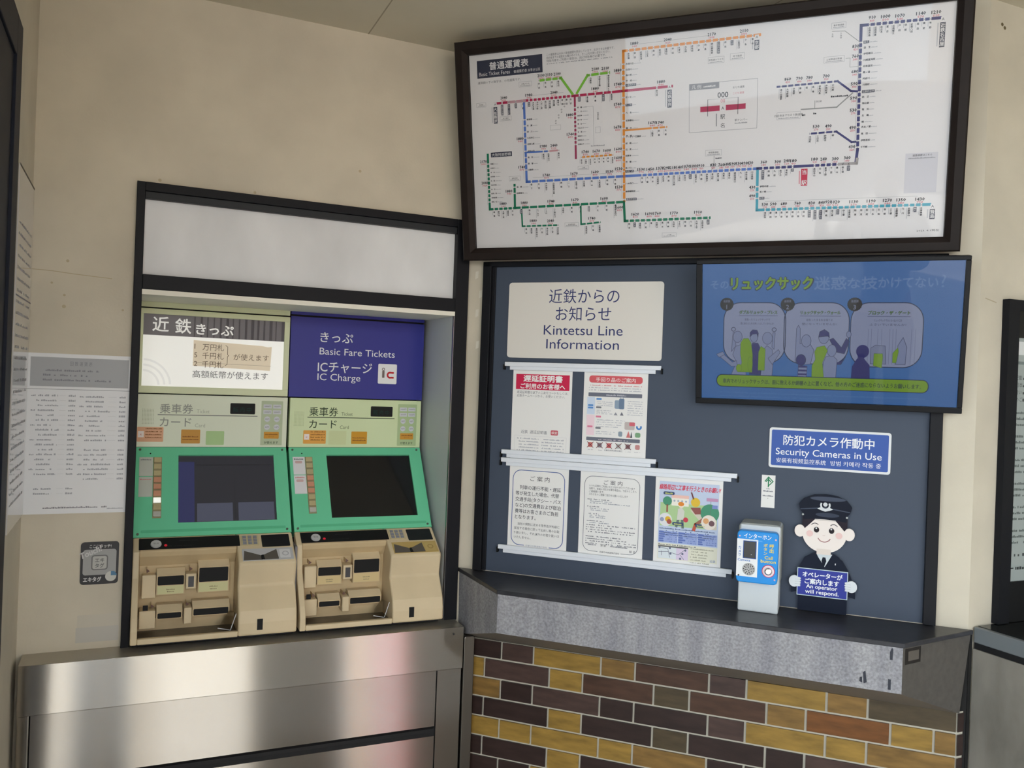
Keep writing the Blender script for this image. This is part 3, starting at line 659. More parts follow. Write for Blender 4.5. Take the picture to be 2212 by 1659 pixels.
def p_works(m, W, H):
    a, b, c, d = .012, W-.010, .022, H-.031
    m.rect(a, c+.046, b, d, ink(196, 208, 232), Y1); m.rect(a, c, b, c+.046, ink(232, 230, 212), Y1)
    m.text('線路周辺に工事を行うときのお願い!', W/2+.002, d-.022, .0165, ink(210, 58, 84), Y2, 'c', w=.172, bold=.02, res=2, shear=.18)
    za, zb = d-.128, d-.026
    m.rect(a+.004, za, b-.004, zb-.035, ink(178, 208, 156), Y2); m.poly([(a+.09, zb-.052), (a+.098, zb-.05), (b-.004, za+.012), (b-.004, za), (b-.03, za)], ink(214, 206, 190), Y3)
    m.rect(a+.036, zb-.042, a+.085, zb-.014, ink(240, 236, 226), Y3); m.rect(a+.036, zb-.02, a+.085, zb-.011, ink(238, 196, 186), Y3-EPS)
    for i in range(4): m.disc(a+.044+.011*i, zb-.028, .003, ink(170, 180, 196), Y3-EPS, 10)
    g1 = ink(82, 150, 120); br = ink(160, 108, 92); m.disc(a+.024, zb-.03, .013, g1, Y3-EPS); m.rect(a+.0215, zb-.062, a+.0265, zb-.04, br, Y3-EPS)
    m.disc(a+.145, zb-.056, .026, g1, Y3-2*EPS); m.line([(a+.13, zb-.072), (a+.108, zb-.09)], .009, br, Y3-3*EPS); m.line([(a+.106, zb-.092), (a+.102, zb-.105)], .009, ink(196, 96, 76), Y3-3*EPS)
    m.disc(a+.104, zb-.028, .013, ink(226, 190, 70), Y3-2*EPS); m.line([(a+.098, zb-.018), (a+.092, zb-.002)], .004, ink(120, 70, 74), Y3-2*EPS); m.poly([(a+.09, zb-.044), (a+.118, zb-.042), (a+.122, zb-.06), (a+.104, zb-.062)], ink(150, 92, 90), Y3-2*EPS)
    sk = ink(214, 214, 206); m.poly([(a+.053, zb-.082), (a+.055, zb-.05), (a+.066, zb-.046), (a+.074, zb-.056), (a+.072, zb-.08)], sk, Y3-3*EPS); m.disc(a+.064, zb-.040, .0075, ink(240, 226, 206), Y3-3*EPS); m.disc(a+.0635, zb-.036, .0085, ink(224, 140, 60), Y3-4*EPS, rz=.006)
    gy = ink(110, 124, 116); m.line([(a+.057, zb-.08), (a+.052, zb-.1)], .007, gy, Y3-2*EPS); m.line([(a+.068, zb-.08), (a+.07, zb-.102)], .007, gy, Y3-2*EPS); m.disc(a+.078, zb-.08, .007, ink(206, 72, 90), Y3-4*EPS)
    m.disc(a+.02, za+.018, .019, ink(226, 226, 230), Y3-EPS); m.disc(a+.027, za+.02, .008, ink(226, 180, 60), Y3-2*EPS); m.disc(a+.031, za+.013, .007, ink(170, 90, 80), Y3-3*EPS); m.disc(a+.01, za+.018, .006, ink(150, 160, 190), Y3-2*EPS)
    m.disc(b-.026, za+.02, .021, ink(236, 226, 216), Y3-5*EPS); m.disc(b-.034, za+.024, .008, ink(226, 170, 120), Y3-6*EPS); m.disc(b-.018, za+.018, .008, ink(120, 90, 96), Y3-6*EPS)
    m.rect(b-.034, zb-.022, b-.002, zb-.013, ink(196, 150, 186), Y3-3*EPS); m.rect(b-.018, zb-.042, b-.003, zb-.032, ink(130, 146, 204), Y3-3*EPS); m.line([(b-.022, zb-.06), (b-.022, zb-.022)], .001, gy, Y3-3*EPS)
    for x, z in ((a+.012, zb-.012), (a+.04, za+.004), (a+.105, za+.004)): m.poly(rrect(x, z, x+.032, z+.009, .004), ink(70, 86, 120), Y3-4*EPS); m.greek(x+.005, x+.027, z+.002, .005, ink(196, 206, 120), Y3-5*EPS, 1)
    for i in range(4): m.greek(a+.004, b-.006, za-.009-.006*i, .0040, ink(84, 100, 140), Y2, .85 if i != 1 else .15)
    z0 = c+.049
    SL = .0065
    for k in range(3):
        x0 = a+.002+.0557*k; m.rect(x0, z0, x0+.0540, z0+5*SL, ink(158, 174, 222), Y2)
        for r in range(5): m.poly(rrect(x0+.001, z0+.001+SL*r, x0+random.uniform(.012, .022), z0+.0055+SL*r, .002), ink(104, 124, 190), Y3); m.greek(x0+.024, x0+.052, z0+.0015+SL*r, .004, ink(120, 138, 200), Y3, .6)
    m.greek(a+.002, b-.06, c+.0405, .0038, ink(110, 112, 120), Y2)
    m.rect(a+.002, c+.035, a+.088, c+.039, ink(104, 104, 104), Y2); m.rect(a+.002, c+.002, a+.054, c+.035, ink(222, 230, 236), Y2); m.rect(a+.054, c+.002, a+.088, c+.035, ink(222, 208, 232), Y2)
    rg = ink(130, 134, 150)
    for P in ([(a+.006, c+0.0330), (a+.03, c+0.0304), (a+.036, c+0.0066)], [(a+.004, c+0.0198), (a+.03, c+0.0224), (a+.06, c+0.0158), (a+.08, c+0.0330)], [(a+.066, c+0.0158), (a+.076, c+0.0040)], [(a+.012, c+0.0224), (a+.012, c+0.0106)]): m.line(P, .0014, rg, Y3)
    for x, z in ((a+.006, c+0.0330), (a+.036, c+0.0330), (a+.038, c+0.0172), (a+.072, c+0.0198), (a+.08, c+0.0304), (a+.066, c+0.0053)): m.disc(x, z, .0032, ink(110, 116, 140), Y3-EPS, 10)
    for i in range(7): m.greek(a+.094, a+.14+random.uniform(-.01, .02), c+0.0356-.0078*i, .004, ink(172, 170, 150), Y2)
    m.text('近鉄', b-.012, c+.004, .008, ink(104, 130, 176), Y2, 'c', res=1)
poster(.169, 1.268, .190, .292, 'poster with a crimson heading block about delay certificates', p_delay)
poster(.396, 1.271, .193, .290, 'poster with a rounded coral title bar and small luggage pictures', p_luggage)
poster(.169, .990, .190, .272, 'notice in a rounded blue border with large text, below the crimson delay poster', p_guide)
poster(.396, .990, .194, .272, 'notice in a thin grey rounded border with dense small print', p_guide2)
poster(.622, .990, .191, .277, 'colourful poster with a cartoon worker and felled tree beside a track', p_works)

# security sign, small sticker
t = on_board('security_sign', 'blue camera warning sign with a white rim, below the screen', 'sign', .933, 1.297)
m = MB(); m.prism(rrect(0, 0, .308, .110, .007), -.003, 0, white_pl); y = -.003-EPS
m.poly(rrect(.006, .006, .302, .104, .004), mat('sign_blue', (50, 86, 168), .4), y); wt = ink(240, 242, 246)
m.text('防犯カメラ作動中', .152, .066, .030, wt, y-EPS, 'c', w=.23, res=4, bold=.012); m.text('Security Cameras in Use', .152, .0365, .026, wt, y-EPS, 'c', w=.268, res=3, bold=.004)
m.text('安装有视频监控系统', .020, .0155, .0145, wt, y-EPS, w=.128, res=2); m.text('방범 카메라 작동 중', .160, .0155, .0145, wt, y-EPS, w=.125, res=2)
m.build('sign_face', t)
m = MB(); m.box(0, -.001, 0, .036, 0, .090, white_p); y = -.001-EPS; gr = ink(40, 128, 88)
m.line([(.009, .073), (.018, .085), (.030, .073), (.020, .062)], .0025, gr, y); m.line([(.018, .081), (.018, .058)], .003, gr, y-EPS); m.line([(.012, .072), (.018, .079), (.024, .072)], .0025, gr, y-EPS)
m.greek(.013, .022, .051, .003, gtx, y, 1); m.greek(.005, .031, .044, .0045, gtx, y, 1); m.greek(.004, .032, .031, .0045, gtx, y, 1); m.disc(.018, .026, .001, dtx, y, 6)
tag(m.build('small_sticker', loc=RP(.9165, BO, 1.184), rot=(0, 0, RZ)), 'small upright white sticker with a green arrow logo on the board', 'sticker')

# ------------------------------------------------------------------ intercom on its post
t = thing('intercom', 'blue and white intercom box on a pale post standing on the ledge', 'intercom', RP(.872, .0, .915), RZ)
m = MB(); m.box(0, -.098, 0, .104, -.006, .232, mat('pale_post', (206, 212, 216), .4)); m.build('post', t, bevel=.004)
m = MB(); m.prism(rrect(-.004, .07, .106, .234, .012), -.085, -.004, mat('grey_back_box', (160, 164, 160), .4)); m.build('back_box', t, bevel=.002)
m = MB(); m.prism(rrect(-.004, .082, .101, .219, .011), -.126, -.0855, mat('blue_plastic', (38, 146, 228), .35)); m.build('housing', t, bevel=.003)
y = -.126-EPS
m = MB(); m.rect(-.004, .098, .050, .197, ink(238, 240, 242), y)
wt = ink(244, 246, 248); bl = ink(40, 110, 190); yl = ink(236, 214, 90)
m.text('インターホン', .048, .2005, .0145, wt, y, 'c', w=.07, res=3, bold=.01); m.text('Intercom', .045, .1925, .0078, ink(130, 196, 244), y-EPS, 'c', w=.03, res=1)
m.vtext('カメラ', .0035, .178, .0095, bl, y-EPS, bold=.02); m.text('Camera', -.001, .1385, .0088, bl, y-EPS, w=.032, res=2, bold=.015)
m.vtext('ボタン', .069, .190, .0104, yl, y-EPS, bold=.03); m.vtext('呼出', .0845, .190, .0122, yl, y-EPS, bold=.03)
m.text('Call', .078, .1490, .0115, yl, y-EPS, 'c', w=.021, res=2, bold=.02); m.text('button', .077, .1392, .0115, yl, y-EPS, 'c', w=.038, res=2, bold=.02)
m.build('face_print', t)
m = MB(); m.rect(.012, .146, .046, .193, ink(44, 82, 150), y-EPS); m.box(.014, y-.0008, .148, .044, y-.0003, .191, black_g); m.cyl(.0335, y-.002, .157, .001, y, white_pl, 8); m.build('camera_window', t)
m = MB(); m.cyl(.028, -.1275, .118, .0165, -.126, mat('speaker_grey', (178, 178, 178), .5))
for r, k in ((.0128, 13), (.0085, 8), (.004, 4)):
    for i in range(k): m.disc(.028+r*math.cos(6.283*i/k+.2), .118+r*math.sin(6.283*i/k+.2), .0014, black_p, -.1275-EPS, 8)
m.build('speaker', t)
m = MB(); m.cyl(.078, -.1275, .118, .0165, -.126, ink(206, 52, 84)); m.cyl(.078, -.1285, .118, .0148, -.126, ink(240, 220, 226)); m.build('button_ring', t)
m = MB(); m.cyl(.078, -.136, .118, .0085, -.1285, mat('chrome', (210, 206, 204), .15, metal=1), 24, .011); m.build('call_button', t, bevel=.002)
for sx, sz in ((.0025, .2045), (.0945, .2015), (.0945, .0965)): m = MB(); m.cyl(sx, -.1275, sz, .0022, -.126, mat('screw_pink', (206, 160, 166), .3, metal=.5), 10); m.build('screw', t)
m = MB(); m.cyl(.0025, -.1272, .1, .0025, -.126, mat('screw_dark', (80, 80, 80), .3, metal=.6), 10); m.build('lock', t)

# ------------------------------------------------------------------ cut-out board of a station attendant
def standee():
    t = thing('attendant_cutout', 'flat cut-out of a smiling uniformed attendant holding a small blue sign', 'cut-out', RP(1.0, .014, .917), RZ)
    k = 1/6.144                                                     # print units to millimetres, from the sheet it is printed on
    bl = mat('uniform_navy', (22, 29, 46), .5, spec=.12); cap = mat('cap_navy', (22, 27, 42), .5, spec=.12); cap2 = ink(66, 74, 92, .35)
    skin = ink(240, 230, 224); hair = ink(40, 34, 44); glove = ink(222, 226, 230)
    def ell(x, z, rx, rz, n=40, a0=0, a1=360): return [(x+rx*math.cos(math.radians(a0+(a1-a0)*i/n)), z+rz*math.sin(math.radians(a0+(a1-a0)*i/n))) for i in range(n+(a1-a0 < 360))]
    T = -.005
    # body and legs: the board itself
    m = MB(); m.prism([(.022, 0), (.146, 0), (.146, .05), (.166, .045), (.166, .07), (.148, .115), (.132, .142), (.108, .158), (.062, .158), (.036, .143), (.022, .115), (.004, .07), (.004, .045), (.022, .05)], T, 0, bl)
    y = T-EPS
    m.poly([(.064, .157), (.106, .157), (.088, .122)], ink(206, 214, 220), y); m.poly([(.082, .148), (.089, .148), (.0915, .138), (.085, .118), (.0795, .138)], cap, y-EPS)
    m.poly([(.046, .15), (.064, .16), (.085, .12), (.076, .112)], bl, y-2*EPS); m.poly([(.125, .15), (.108, .16), (.087, .12), (.096, .112)], bl, y-2*EPS)
    m.rect(.113, .13, .1155, .1345, white_pl, y-3*EPS)
    m.build('body', t)
    # head
    m = MB(); y = T-.0006
    m.prism(ell(.084, .212, .056, .052), y, 0, skin)
    for sx in (.022, .146): m.prism(ell(sx, .214, .014, .0165, 20), y+.0002, 0, skin)
    m.poly([(.066, .17), (.066, .155), (.102, .155), (.102, .17)], ink(226, 214, 206), y-EPS)
    m.poly([(.027, .26), (.027, .232), (.034, .222), (.058, .247), (.112, .247), (.134, .222), (.141, .232), (.141, .26)], hair, y-2*EPS)
    m.poly([(.058, .2475), (.064, .255), (.106, .255), (.112, .2475), (.128, .228), (.044, .228)][:4], ink(226, 218, 212), y-3*EPS)
    e = y-4*EPS
    for x in (.064, .102): m.disc(x, .2205, .0068, ink(40, 34, 38), e, rz=.0076); m.disc(x-.0008, .2245, .0022, white_pl, e-EPS, 12)
    for x, a0, a1 in ((.060, 40, 150), (.107, 30, 140)): m.ring(x, .2275, .0105, .0016, hair, e, a0, a1, 14)
    for x in (.047, .121): m.disc(x, .209, .0085, ink(234, 200, 196), e)
    m.ring(.083, .2085, .003, .0012, ink(214, 196, 188), e, 200, 340, 8); m.ring(.084, .206, .017, .0016, ink(150, 80, 84), e, 205, 335, 16)
    m.build('head', t)
    # cap
    m = MB(); y = T-.0022
    m.prism([(.03, .246), (.028, .262), (.020, .272), (.017, .287), (.030, .303), (.055, .314), (.084, .317), (.113, .314), (.138, .303), (.151, .287), (.148, .272), (.140, .262), (.138, .246), (.115, .249), (.084, .250), (.053, .249)][::-1][::-1], y, 0, cap)
    m.poly(ell(.09, .305, .045, .006), cap2, y-EPS); m.poly([(.020, .272), (.084, .280), (.148, .272), (.147, .2745), (.084, .283), (.021, .2745)][::1], cap2, y-EPS); m.poly(ell(.09, .262, .03, .006), ink(52, 60, 78, .35), y-EPS)
    em = ink(214, 218, 222); z = .290
    m.disc(.084, z, .0055, em, y-2*EPS); m.ring(.084, z-.002, .011, .0045, em, y-2*EPS, 150, 390, 20); m.poly([(.064, z-.012), (.072, z-.008), (.084, z-.012), (.096, z-.008), (.104, z-.012), (.094, z-.016), (.084, z-.019), (.074, z-.016)], em, y-3*EPS)
    for x in (.028, .139): m.disc(x, .259, .0028, ink(176, 180, 180), y-EPS, 12)
    m.build('cap', t)
    # the little sign with gloved hands
    a = math.radians(-2.5); y = T-.004
    m = MB(); m.X = Matrix.Translation((.019, 0, .041)) @ Matrix.Rotation(0, 4, 'Y')
    W, H = .128, .074
    m.box(0, y, 0, W, y+.003, H, mat('sign_rim', (198, 214, 222), .4)); m.rect(.002, .002, W-.002, H-.002, mat('sign_navy', (42, 54, 150), .4), y-EPS)
    wt = ink(240, 242, 246); yy = y-2*EPS
    m.text('オペレーターが', W/2, .052, .0155, wt, yy, 'c', w=.100, res=3, bold=.03); m.text('ご案内します', W/2-.001, .034, .0155, wt, yy, 'c', w=.086, res=3, bold=.03)
    m.text('An operator', W/2-.001, .0215, .0145, wt, yy, 'c', w=.078, res=3, bold=.02); m.text('will respond.', W/2, .0075, .0145, wt, yy, 'c', w=.084, res=3, bold=.02)
    m.build('held_sign', t)
    for sx, d in ((.014, 1), (.154, -1)):
        h = MB(); h.prism(ell(sx-.002*d, .077, .014, .0155, 24), y-.0012, T, glove)
        for i in range(4): h.prism(ell(sx+.007*d, .086-.0062*i, .0085-.0006*abs(i-1), .0034, 14), y-.0022, y-.001, glove); h.line([(sx+.0*d, .083-.0062*i), (sx+.014*d, .083-.0062*i)], .0006, ink(180, 186, 194), y-.0026)
        h.build('gloved_hand', t)
standee()

# ------------------------------------------------------------------ fare map in a tilted frame above the board
def fare_map():
    TILT = .198
    t = thing('fare_map', 'long framed railway fare map tilted forward above the board', 'map', RP(.010, .04, 1.879), RZ, TILT)
    FW, FH = 1.370, .640; ox, oz, W, H = .0375, .0375, 1.294, .566
    m = MB()
    def bar(pts, hor):  # moulded frame bar: raised outer edge falling to the sheet
        m.add(pts[0]+pts[1], [(0, 1, 5, 4), (1, 2, 6, 5), (2, 3, 7, 6), (3, 0, 4, 7)], brown_fr)
    f0, f1, bk = -.022, -.010, .03
    def ringpts(e, y): return [(e, y, e), (FW-e, y, e), (FW-e, y, FH-e), (e, y, FH-e)]
    R = [ringpts(0, bk), ringpts(0, f0+.004), ringpts(.004, f0), ringpts(.024, f0), ringpts(.0375, f1), ringpts(.0375, .004)]
    for A, B in zip(R, R[1:]):
        m.add(A+B, [(i, (i+1) % 4, (i+1) % 4+4, i+4) for i in range(4)], brown_fr)
    m.box(.004, .006, .004, FW-.004, bk, FH-.004, brown_fr)
    m.build('map_frame', t)
    m = MB(); m.X = Matrix.Translation((ox, .003, oz)); mm = .001
    m.rect(0, 0, W, H, mat('map_paper', (224, 221, 222), .6), 0)
    y1, y2, y3, y4 = -EPS, -2*EPS, -3*EPS, -4*EPS
    dark = ink(52, 56, 72); gy = ink(150, 150, 156); wh = ink(226, 224, 226); bk2 = ink(44, 44, 52); rd = ink(206, 122, 134)
    def X(p): return (p[0]*mm, p[1]*mm)
    def ln(P, c, wd=7, y=y1): m.line([X(p) for p in P], wd*mm, c, y)
    m.rect(.024, .498, .229, .548, ink(56, 60, 78), y1); m.text('普通運賃表', .064, .521, .0235, wh, y2, w=.122, bold=.02); m.text('Basic Ticket Fares', .030, .504, .0150, wh, y2, w=.098); m.text('普通票价表 보통운임표', .140, .504, .0095, wh, y2, w=.082, res=1)
    for i, tx in enumerate(('この運賃表は大人の普通運賃を表示しています。お子さまは半額です。', '目的地までの運賃をお確かめのうえ、きっぷをお買い求めください。', '特急列車をご利用の場合は、別に特急券が必要です。')): m.text(tx, .242, .541-.0085*i, .0078, ink(96, 96, 104), y1, w=.2-.012*i, res=1)
    m.greek(.242, .44, .518, .0035, gy, y1); m.text('運賃額の下の数字は、小児運賃です。', .025, .482, .0078, ink(96, 96, 104), y1, w=.137, res=1)
    red, blue, orange, green, lime, pink = ink(178, 44, 84), ink(86, 120, 196), ink(226, 146, 62), ink(34, 122, 92), ink(122, 186, 66), ink(214, 150, 170)
    navy, teal, grey = ink(58, 58, 112), ink(72, 160, 182), ink(150, 150, 150)
    Lb = dict(res=1)
    def st(p, q, names, c, side, boxed=(), start=0.0, end=1.0, skip=(), sz=5.6):
        """station marks along a straight line from p to q; side 'v' names hang below, 'h' names stand to the right"""
        n = len(names)
        for i, nm in enumerate(names):
            f = start+(end-start)*(i/(n-1) if n > 1 else .5); x, z = p[0]+(q[0]-p[0])*f, p[1]+(q[1]-p[1])*f
            if not nm: continue
            b = nm in boxed
            if side == 'v':
                m.rect((x-1.9)*mm, (z-3.6)*mm, (x+1.9)*mm, (z+3.6)*mm, wh, y2); m.text('A', x*mm, (z-1.9)*mm, .0048, bk2, y3, 'c', res=1)
                zz = z-6
                L = max(len(nm), 2)*sz
                if b: m.rect((x-3.4)*mm, (zz-len(nm)*sz-1)*mm, (x+3.4)*mm, (zz+1)*mm, ink(62, 66, 84), y2); m.vtext(nm, x*mm, zz*mm, sz*mm, wh, y3)
                elif len(nm) == 2: m.vtext(nm[0], x*mm, zz*mm, sz*mm, bk2, y1, bold=.04); m.vtext(nm[1], x*mm, (zz-sz*2)*mm, sz*mm, bk2, y1, bold=.04)
                else: m.vtext(nm, x*mm, zz*mm, sz*mm, bk2, y1, bold=.04)
                k = random.uniform(.8, 1.3)*L; m.rect((x-5.4)*mm, (zz-k)*mm, (x-4.3)*mm, zz*mm, ink(176, 176, 182), y1)
            else:
                m.rect((x-3.4)*mm, (z-1.9)*mm, (x+3.4)*mm, (z+1.9)*mm, wh, y2); m.text('A', x*mm, (z-1.9)*mm, .0048, bk2, y3, 'c', res=1)
                xx = x+7
                if b: m.rect((xx-1)*mm, (z-3.4)*mm, (xx+len(nm)*sz+1)*mm, (z+3.4)*mm, ink(62, 66, 84), y2); m.text(nm, xx*mm, (z-2)*mm, sz*mm, wh, y3, **Lb); e = xx+len(nm)*sz+2
                elif len(nm) == 2: m.text(nm[0], xx*mm, (z-2)*mm, sz*mm, bk2, y1, bold=.04, **Lb); m.text(nm[1], (xx+2*sz)*mm, (z-2)*mm, sz*mm, bk2, y1, bold=.04, **Lb); e = xx+3*sz+1
                else: m.text(nm, xx*mm, (z-2)*mm, sz*mm, bk2, y1, bold=.04, **Lb); e = xx+len(nm)*sz+1
                m.greek(e*mm, (e+random.uniform(9, 20))*mm, (z-1.6)*mm, .0026, ink(176, 176, 182), y1, 1)
    def term(x, z, nm):
        m.rect((x-6)*mm, (z-len(nm)*11-3)*mm, (x+6)*mm, z*mm, ink(62, 66, 84), y2)
        m.vtext(nm, x*mm, (z-1.5)*mm, .0108, wh, y3, bold=.02); m.rect((x-5)*mm, (z+1)*mm, (x+5)*mm, (z+13)*mm, wh, y3); m.text('A', x*mm, (z+4)*mm, .0095, bk2, y4, 'c')
        k = len(nm)*11; m.greek(0, 0, 0, .003, gy); m.rect((x-12)*mm, (z-k)*mm, (x-9.4)*mm, z*mm, ink(186, 186, 192), y1)
    def cap(x0, z0, x1, z1, tx='', c=ink(150, 150, 156)):
        m.line([X((x0, z0)), X((x1, z0)), X((x1, z1)), X((x0, z1)), X((x0, z0))], .0006, c, y1)
        if tx: m.text(tx, (x0+x1)/2*mm, (z0+(z1-z0)*.42)*mm, (z1-z0)*.36*mm, bk2, y1, 'c', res=1); m.greek((x0+4)*mm, (x1-4)*mm, (z0+2)*mm, .0025, gy, y1, 1)
    # Nara line, Namba to Nara
    ln([(77, 423), (602, 427)], red); ln([(120, 423), (172, 423)], ink(190, 150, 160), 7, y2)
    st((100, 423), (165, 423), ('近鉄日本橋', '大阪上本町', '鶴橋', '今里'), red, 'v', ('近鉄日本橋', '大阪上本町', '鶴橋')); st((185, 424), (312, 425), ('布施', '河内永和', '河内小阪', '八戸ノ里', '若江岩田', '河内花園', '東花園', '瓢箪山', '枚岡', '額田', '石切'), red, 'v', ('布施',)); st((338, 426), (432, 427), ('生駒', '東生駒', '富雄', '学園前', '菖蒲池'), red, 'v', ('生駒', '学園前')); st((560, 427), (562, 427), ('新大宮',), red, 'v')
    term(78, 413, '大阪難波'); term(596, 418, '近鉄奈良')
    ln([(220, 476), (284, 477), (317, 431)], lime); ln([(425, 479), (363, 477), (331, 432)], lime); st((217, 476), (276, 477), ('長田', '荒本', '吉田', '新石切'), lime, 'v'); st((372, 477), (424, 479), ('白庭台', '学研北生駒', '学研奈良登美ヶ丘'), lime, 'v'); cap(155, 463, 194, 477, '大阪メトロ')
    ln([(324, 424), (324, 252)], ink(160, 60, 92), 6); st((324, 392), (324, 290), ('菜畑', '一分', '南生駒', '萩の台', '東山', '元山上口', '平群', '竜田川', '勢野北口', '信貴山下'), red, 'h', sz=4.6)
    ln([(341, 253), (433, 254)], orange, 5); st((341, 253), (433, 254), ('新王寺', '大輪田', '佐味田川', '池部', '箸尾', '但馬', '黒田', '西田原本'), orange, 'v', sz=4.4)
    # Kyoto and Kashihara lines
    ln([(466, 124), (467, 532), (833, 536)], orange)
    kyo = ('大和西大寺', '平城', '高の原', '山田川')
    st((467, 497), (467, 452), ('木津川台', '山田川', '高の原', '平城'), orange, 'h'); st((467, 440), (467, 440), ('大和西大寺',), orange, 'h', ('大和西大寺',))
    st((466, 408), (466, 303), ('尼ヶ辻', '西ノ京', '九条', '近鉄郡山', '筒井', '平端'), orange, 'h', ('西ノ京',)); st((465, 300), (464, 215), ('ファミリー公園前', '結崎', '石見', '田原本', '笠縫', '新ノ口'), orange, 'h'); st((464, 206), (464, 206), ('大和八木',), orange, 'h', ('大和八木',)); st((464, 172), (464, 150), ('八木西口', '畝傍御陵前'), orange, 'h'); st((466, 128), (466, 128), ('橿原神宮前',), orange, 'h', ('橿原神宮前',))
    st((482, 532), (815, 536), ('新祝園', '狛田', '近鉄宮津', '三山木', '興戸', '新田辺', '富野荘', '寺田', '久津川', '大久保', '伊勢田', '小倉', '向島', '桃山御陵前', '近鉄丹波橋', '伏見', '竹田', '上鳥羽口', '十条', '東寺'), orange, 'v', ('近鉄丹波橋', '竹田'))
    term(826, 524, '京都'); cap(700, 476, 742, 492, '京阪線のりかえ'); cap(758, 480, 795, 496, '地下鉄線')
    ln([(469, 319), (587, 320)], orange, 5); st((548, 320), (585, 320), ('二階堂', '前栽', '天理'), orange, 'v')
    # Osaka line
    ln([(169, 419), (170, 192), (834, 194)], blue); st((169, 370), (169, 300), ('俊徳道', '長瀬', '弥刀', '久宝寺口', '近鉄八尾'), blue, 'h'); st((169, 280), (169, 226), ('河内山本', '高安', '恩智', '法善寺'), blue, 'h')
    ln([(168, 277), (237, 276)], blue, 5); ln([(246, 276), (272, 277)], ink(200, 150, 158), 5); st((225, 276), (272, 277), ('服部川', '信貴山口', '', '高安山'), blue, 'v')
    st((185, 192), (440, 193), ('堅下', '安堂', '河内国分', '大阪教育大前', '関屋', '二上', '近鉄下田', '五位堂', '築山', '大和高田', '松塚', '真菅'), blue, 'v'); st((518, 194), (820, 194), ('耳成', '大福', '桜井', '大和朝倉', '長谷寺', '榛原', '室生口大野', '三本松', '赤目口', '名張', '桔梗が丘', '美旗', '伊賀神戸', '青山町', '伊賀上津', '西青山', '東青山', '榊原温泉口', '大三', '伊勢石橋', '川合高岡'), blue, 'v', ('名張',)); cap(695, 235, 738, 250, '伊賀鉄道線'); ln([(712, 198), (718, 206), (718, 234)], grey, 1.5); m.greek(.722, .738, .226, .004, bk2, y1)
    # Minami-Osaka, Nagano, Gose, Yoshino lines
    ln([(48, 277), (48, 116), (464, 121)], green); st((48, 250), (48, 138), ('河堀口', '北田辺', '今川', '針中野', '矢田', '河内天美', '布忍', '高見ノ里', '河内松原', '恵我ノ荘'), green, 'h', sz=4.6); m.rect(.058, .269, .126, .283, ink(62, 66, 84), y1); m.text('大阪阿部野橋', .061, .272, .010, wh, y2, w=.062)
    st((62, 116), (122, 117), ('高鷲', '藤井寺', '土師ノ里', '道明寺', '古市'), green, 'v'); st((150, 117), (440, 121), ('古市', '駒ヶ谷', '上ノ太子', '二上山', '二上神社口', '当麻寺', '磐城', '尺土', '高田市', '浮孔', '坊城', '橿原神宮西口'), green, 'v', ('古市',))
    ln([(131, 184), (130, 117)], green); st((131, 178), (130, 160), ('柏原', '柏原南口'), green, 'h'); cap(114, 197, 150, 210, '道明寺線'); ln([(151, 116), (152, 62), (264, 62)], green, 5); st((164, 62), (264, 62), ('喜志', '富田林', '富田林西口', '川西', '滝谷不動', '汐ノ宮', '河内長野'), green, 'v'); cap(286, 56, 328, 68, '南海電鉄線')
    ln([(336, 118), (336, 62), (393, 66)], green, 5); st((352, 63), (392, 65), ('近鉄新庄', '忍海', '近鉄御所'), green, 'v'); ln([(465, 120), (467, 67), (707, 68)], green); st((480, 67), (704, 68), ('岡寺', '飛鳥', '壺阪山', '市尾', '葛', '吉野口', '薬水', '福神', '大阿太', '下市口', '越部', '六田', '大和上市', '吉野神宮', '吉野'), green, 'v', ('飛鳥', '吉野')); cap(575, 18, 615, 30, 'ＪＲ線')
    # Nagoya line
    ln([(834, 194), (1080, 194), (1083, 229), (1080, 532), (1259, 530)], navy); ln([(1040, 194), (1082, 194), (1083, 204)], ink(166, 160, 160), 7, y2)
    st((848, 194), (924, 194), ('伊勢中川', '桃園', '久居', '南が丘', '津新町', '津'), navy, 'v', ('伊勢中川', '津')); st((979, 194), (1063, 194), ('高田本山', '白塚', '豊津上野', '千里', '磯山', '鼓ヶ浦', '白子'), navy, 'v', ('白子',))
    m.rect(.946, .143, .962, .187, ink(196, 40, 72), y2); m.vtext('当 駅', .954, .185, .0135, wh, y3, bold=.02); m.rect(.9405, .148, .9435, .182, ink(214, 150, 160), y1)
    st((1083, 234), (1083, 284), ('千代崎', '伊勢若松', '箕田', '長太ノ浦'), navy, 'h'); st((1083, 297), (1082, 358), ('楠', '北楠', '塩浜', '海山道', '新正'), navy, 'h'); st((1082, 371), (1082, 371), ('近鉄四日市',), navy, 'h', ('近鉄四日市',)); st((1082, 388), (1081, 478), ('川原町', '阿倉川', '霞ヶ浦', '近鉄富田', '川越富洲原', '伊勢朝日', '益生'), navy, 'h'); st((1081, 491), (1081, 491), ('桑名',), navy, 'h', ('桑名',))
    st((1100, 532), (1238, 530), ('近鉄長島', '近鉄弥富', '佐古木', '富吉', '近鉄蟹江', '戸田', '伏屋', '近鉄八田', '烏森', '黄金', '米野'), navy, 'v'); term(1266, 519, '近鉄名古屋')
    ln([(881, 401), (1029, 402), (1062, 375), (1077, 373)], navy, 5); st((890, 401), (1018, 402), ('湯の山温泉', '大羽根園', '中菰野', '菰野', '桜', '高角', '伊勢川島', '伊勢松本', '中川原'), navy, 'v'); ln([(966, 276), (1030, 277), (1068, 248), (1079, 248)], navy, 5); st((966, 276), (1022, 277), ('平田町', '三日市', '鈴鹿市', '柳'), navy, 'v')
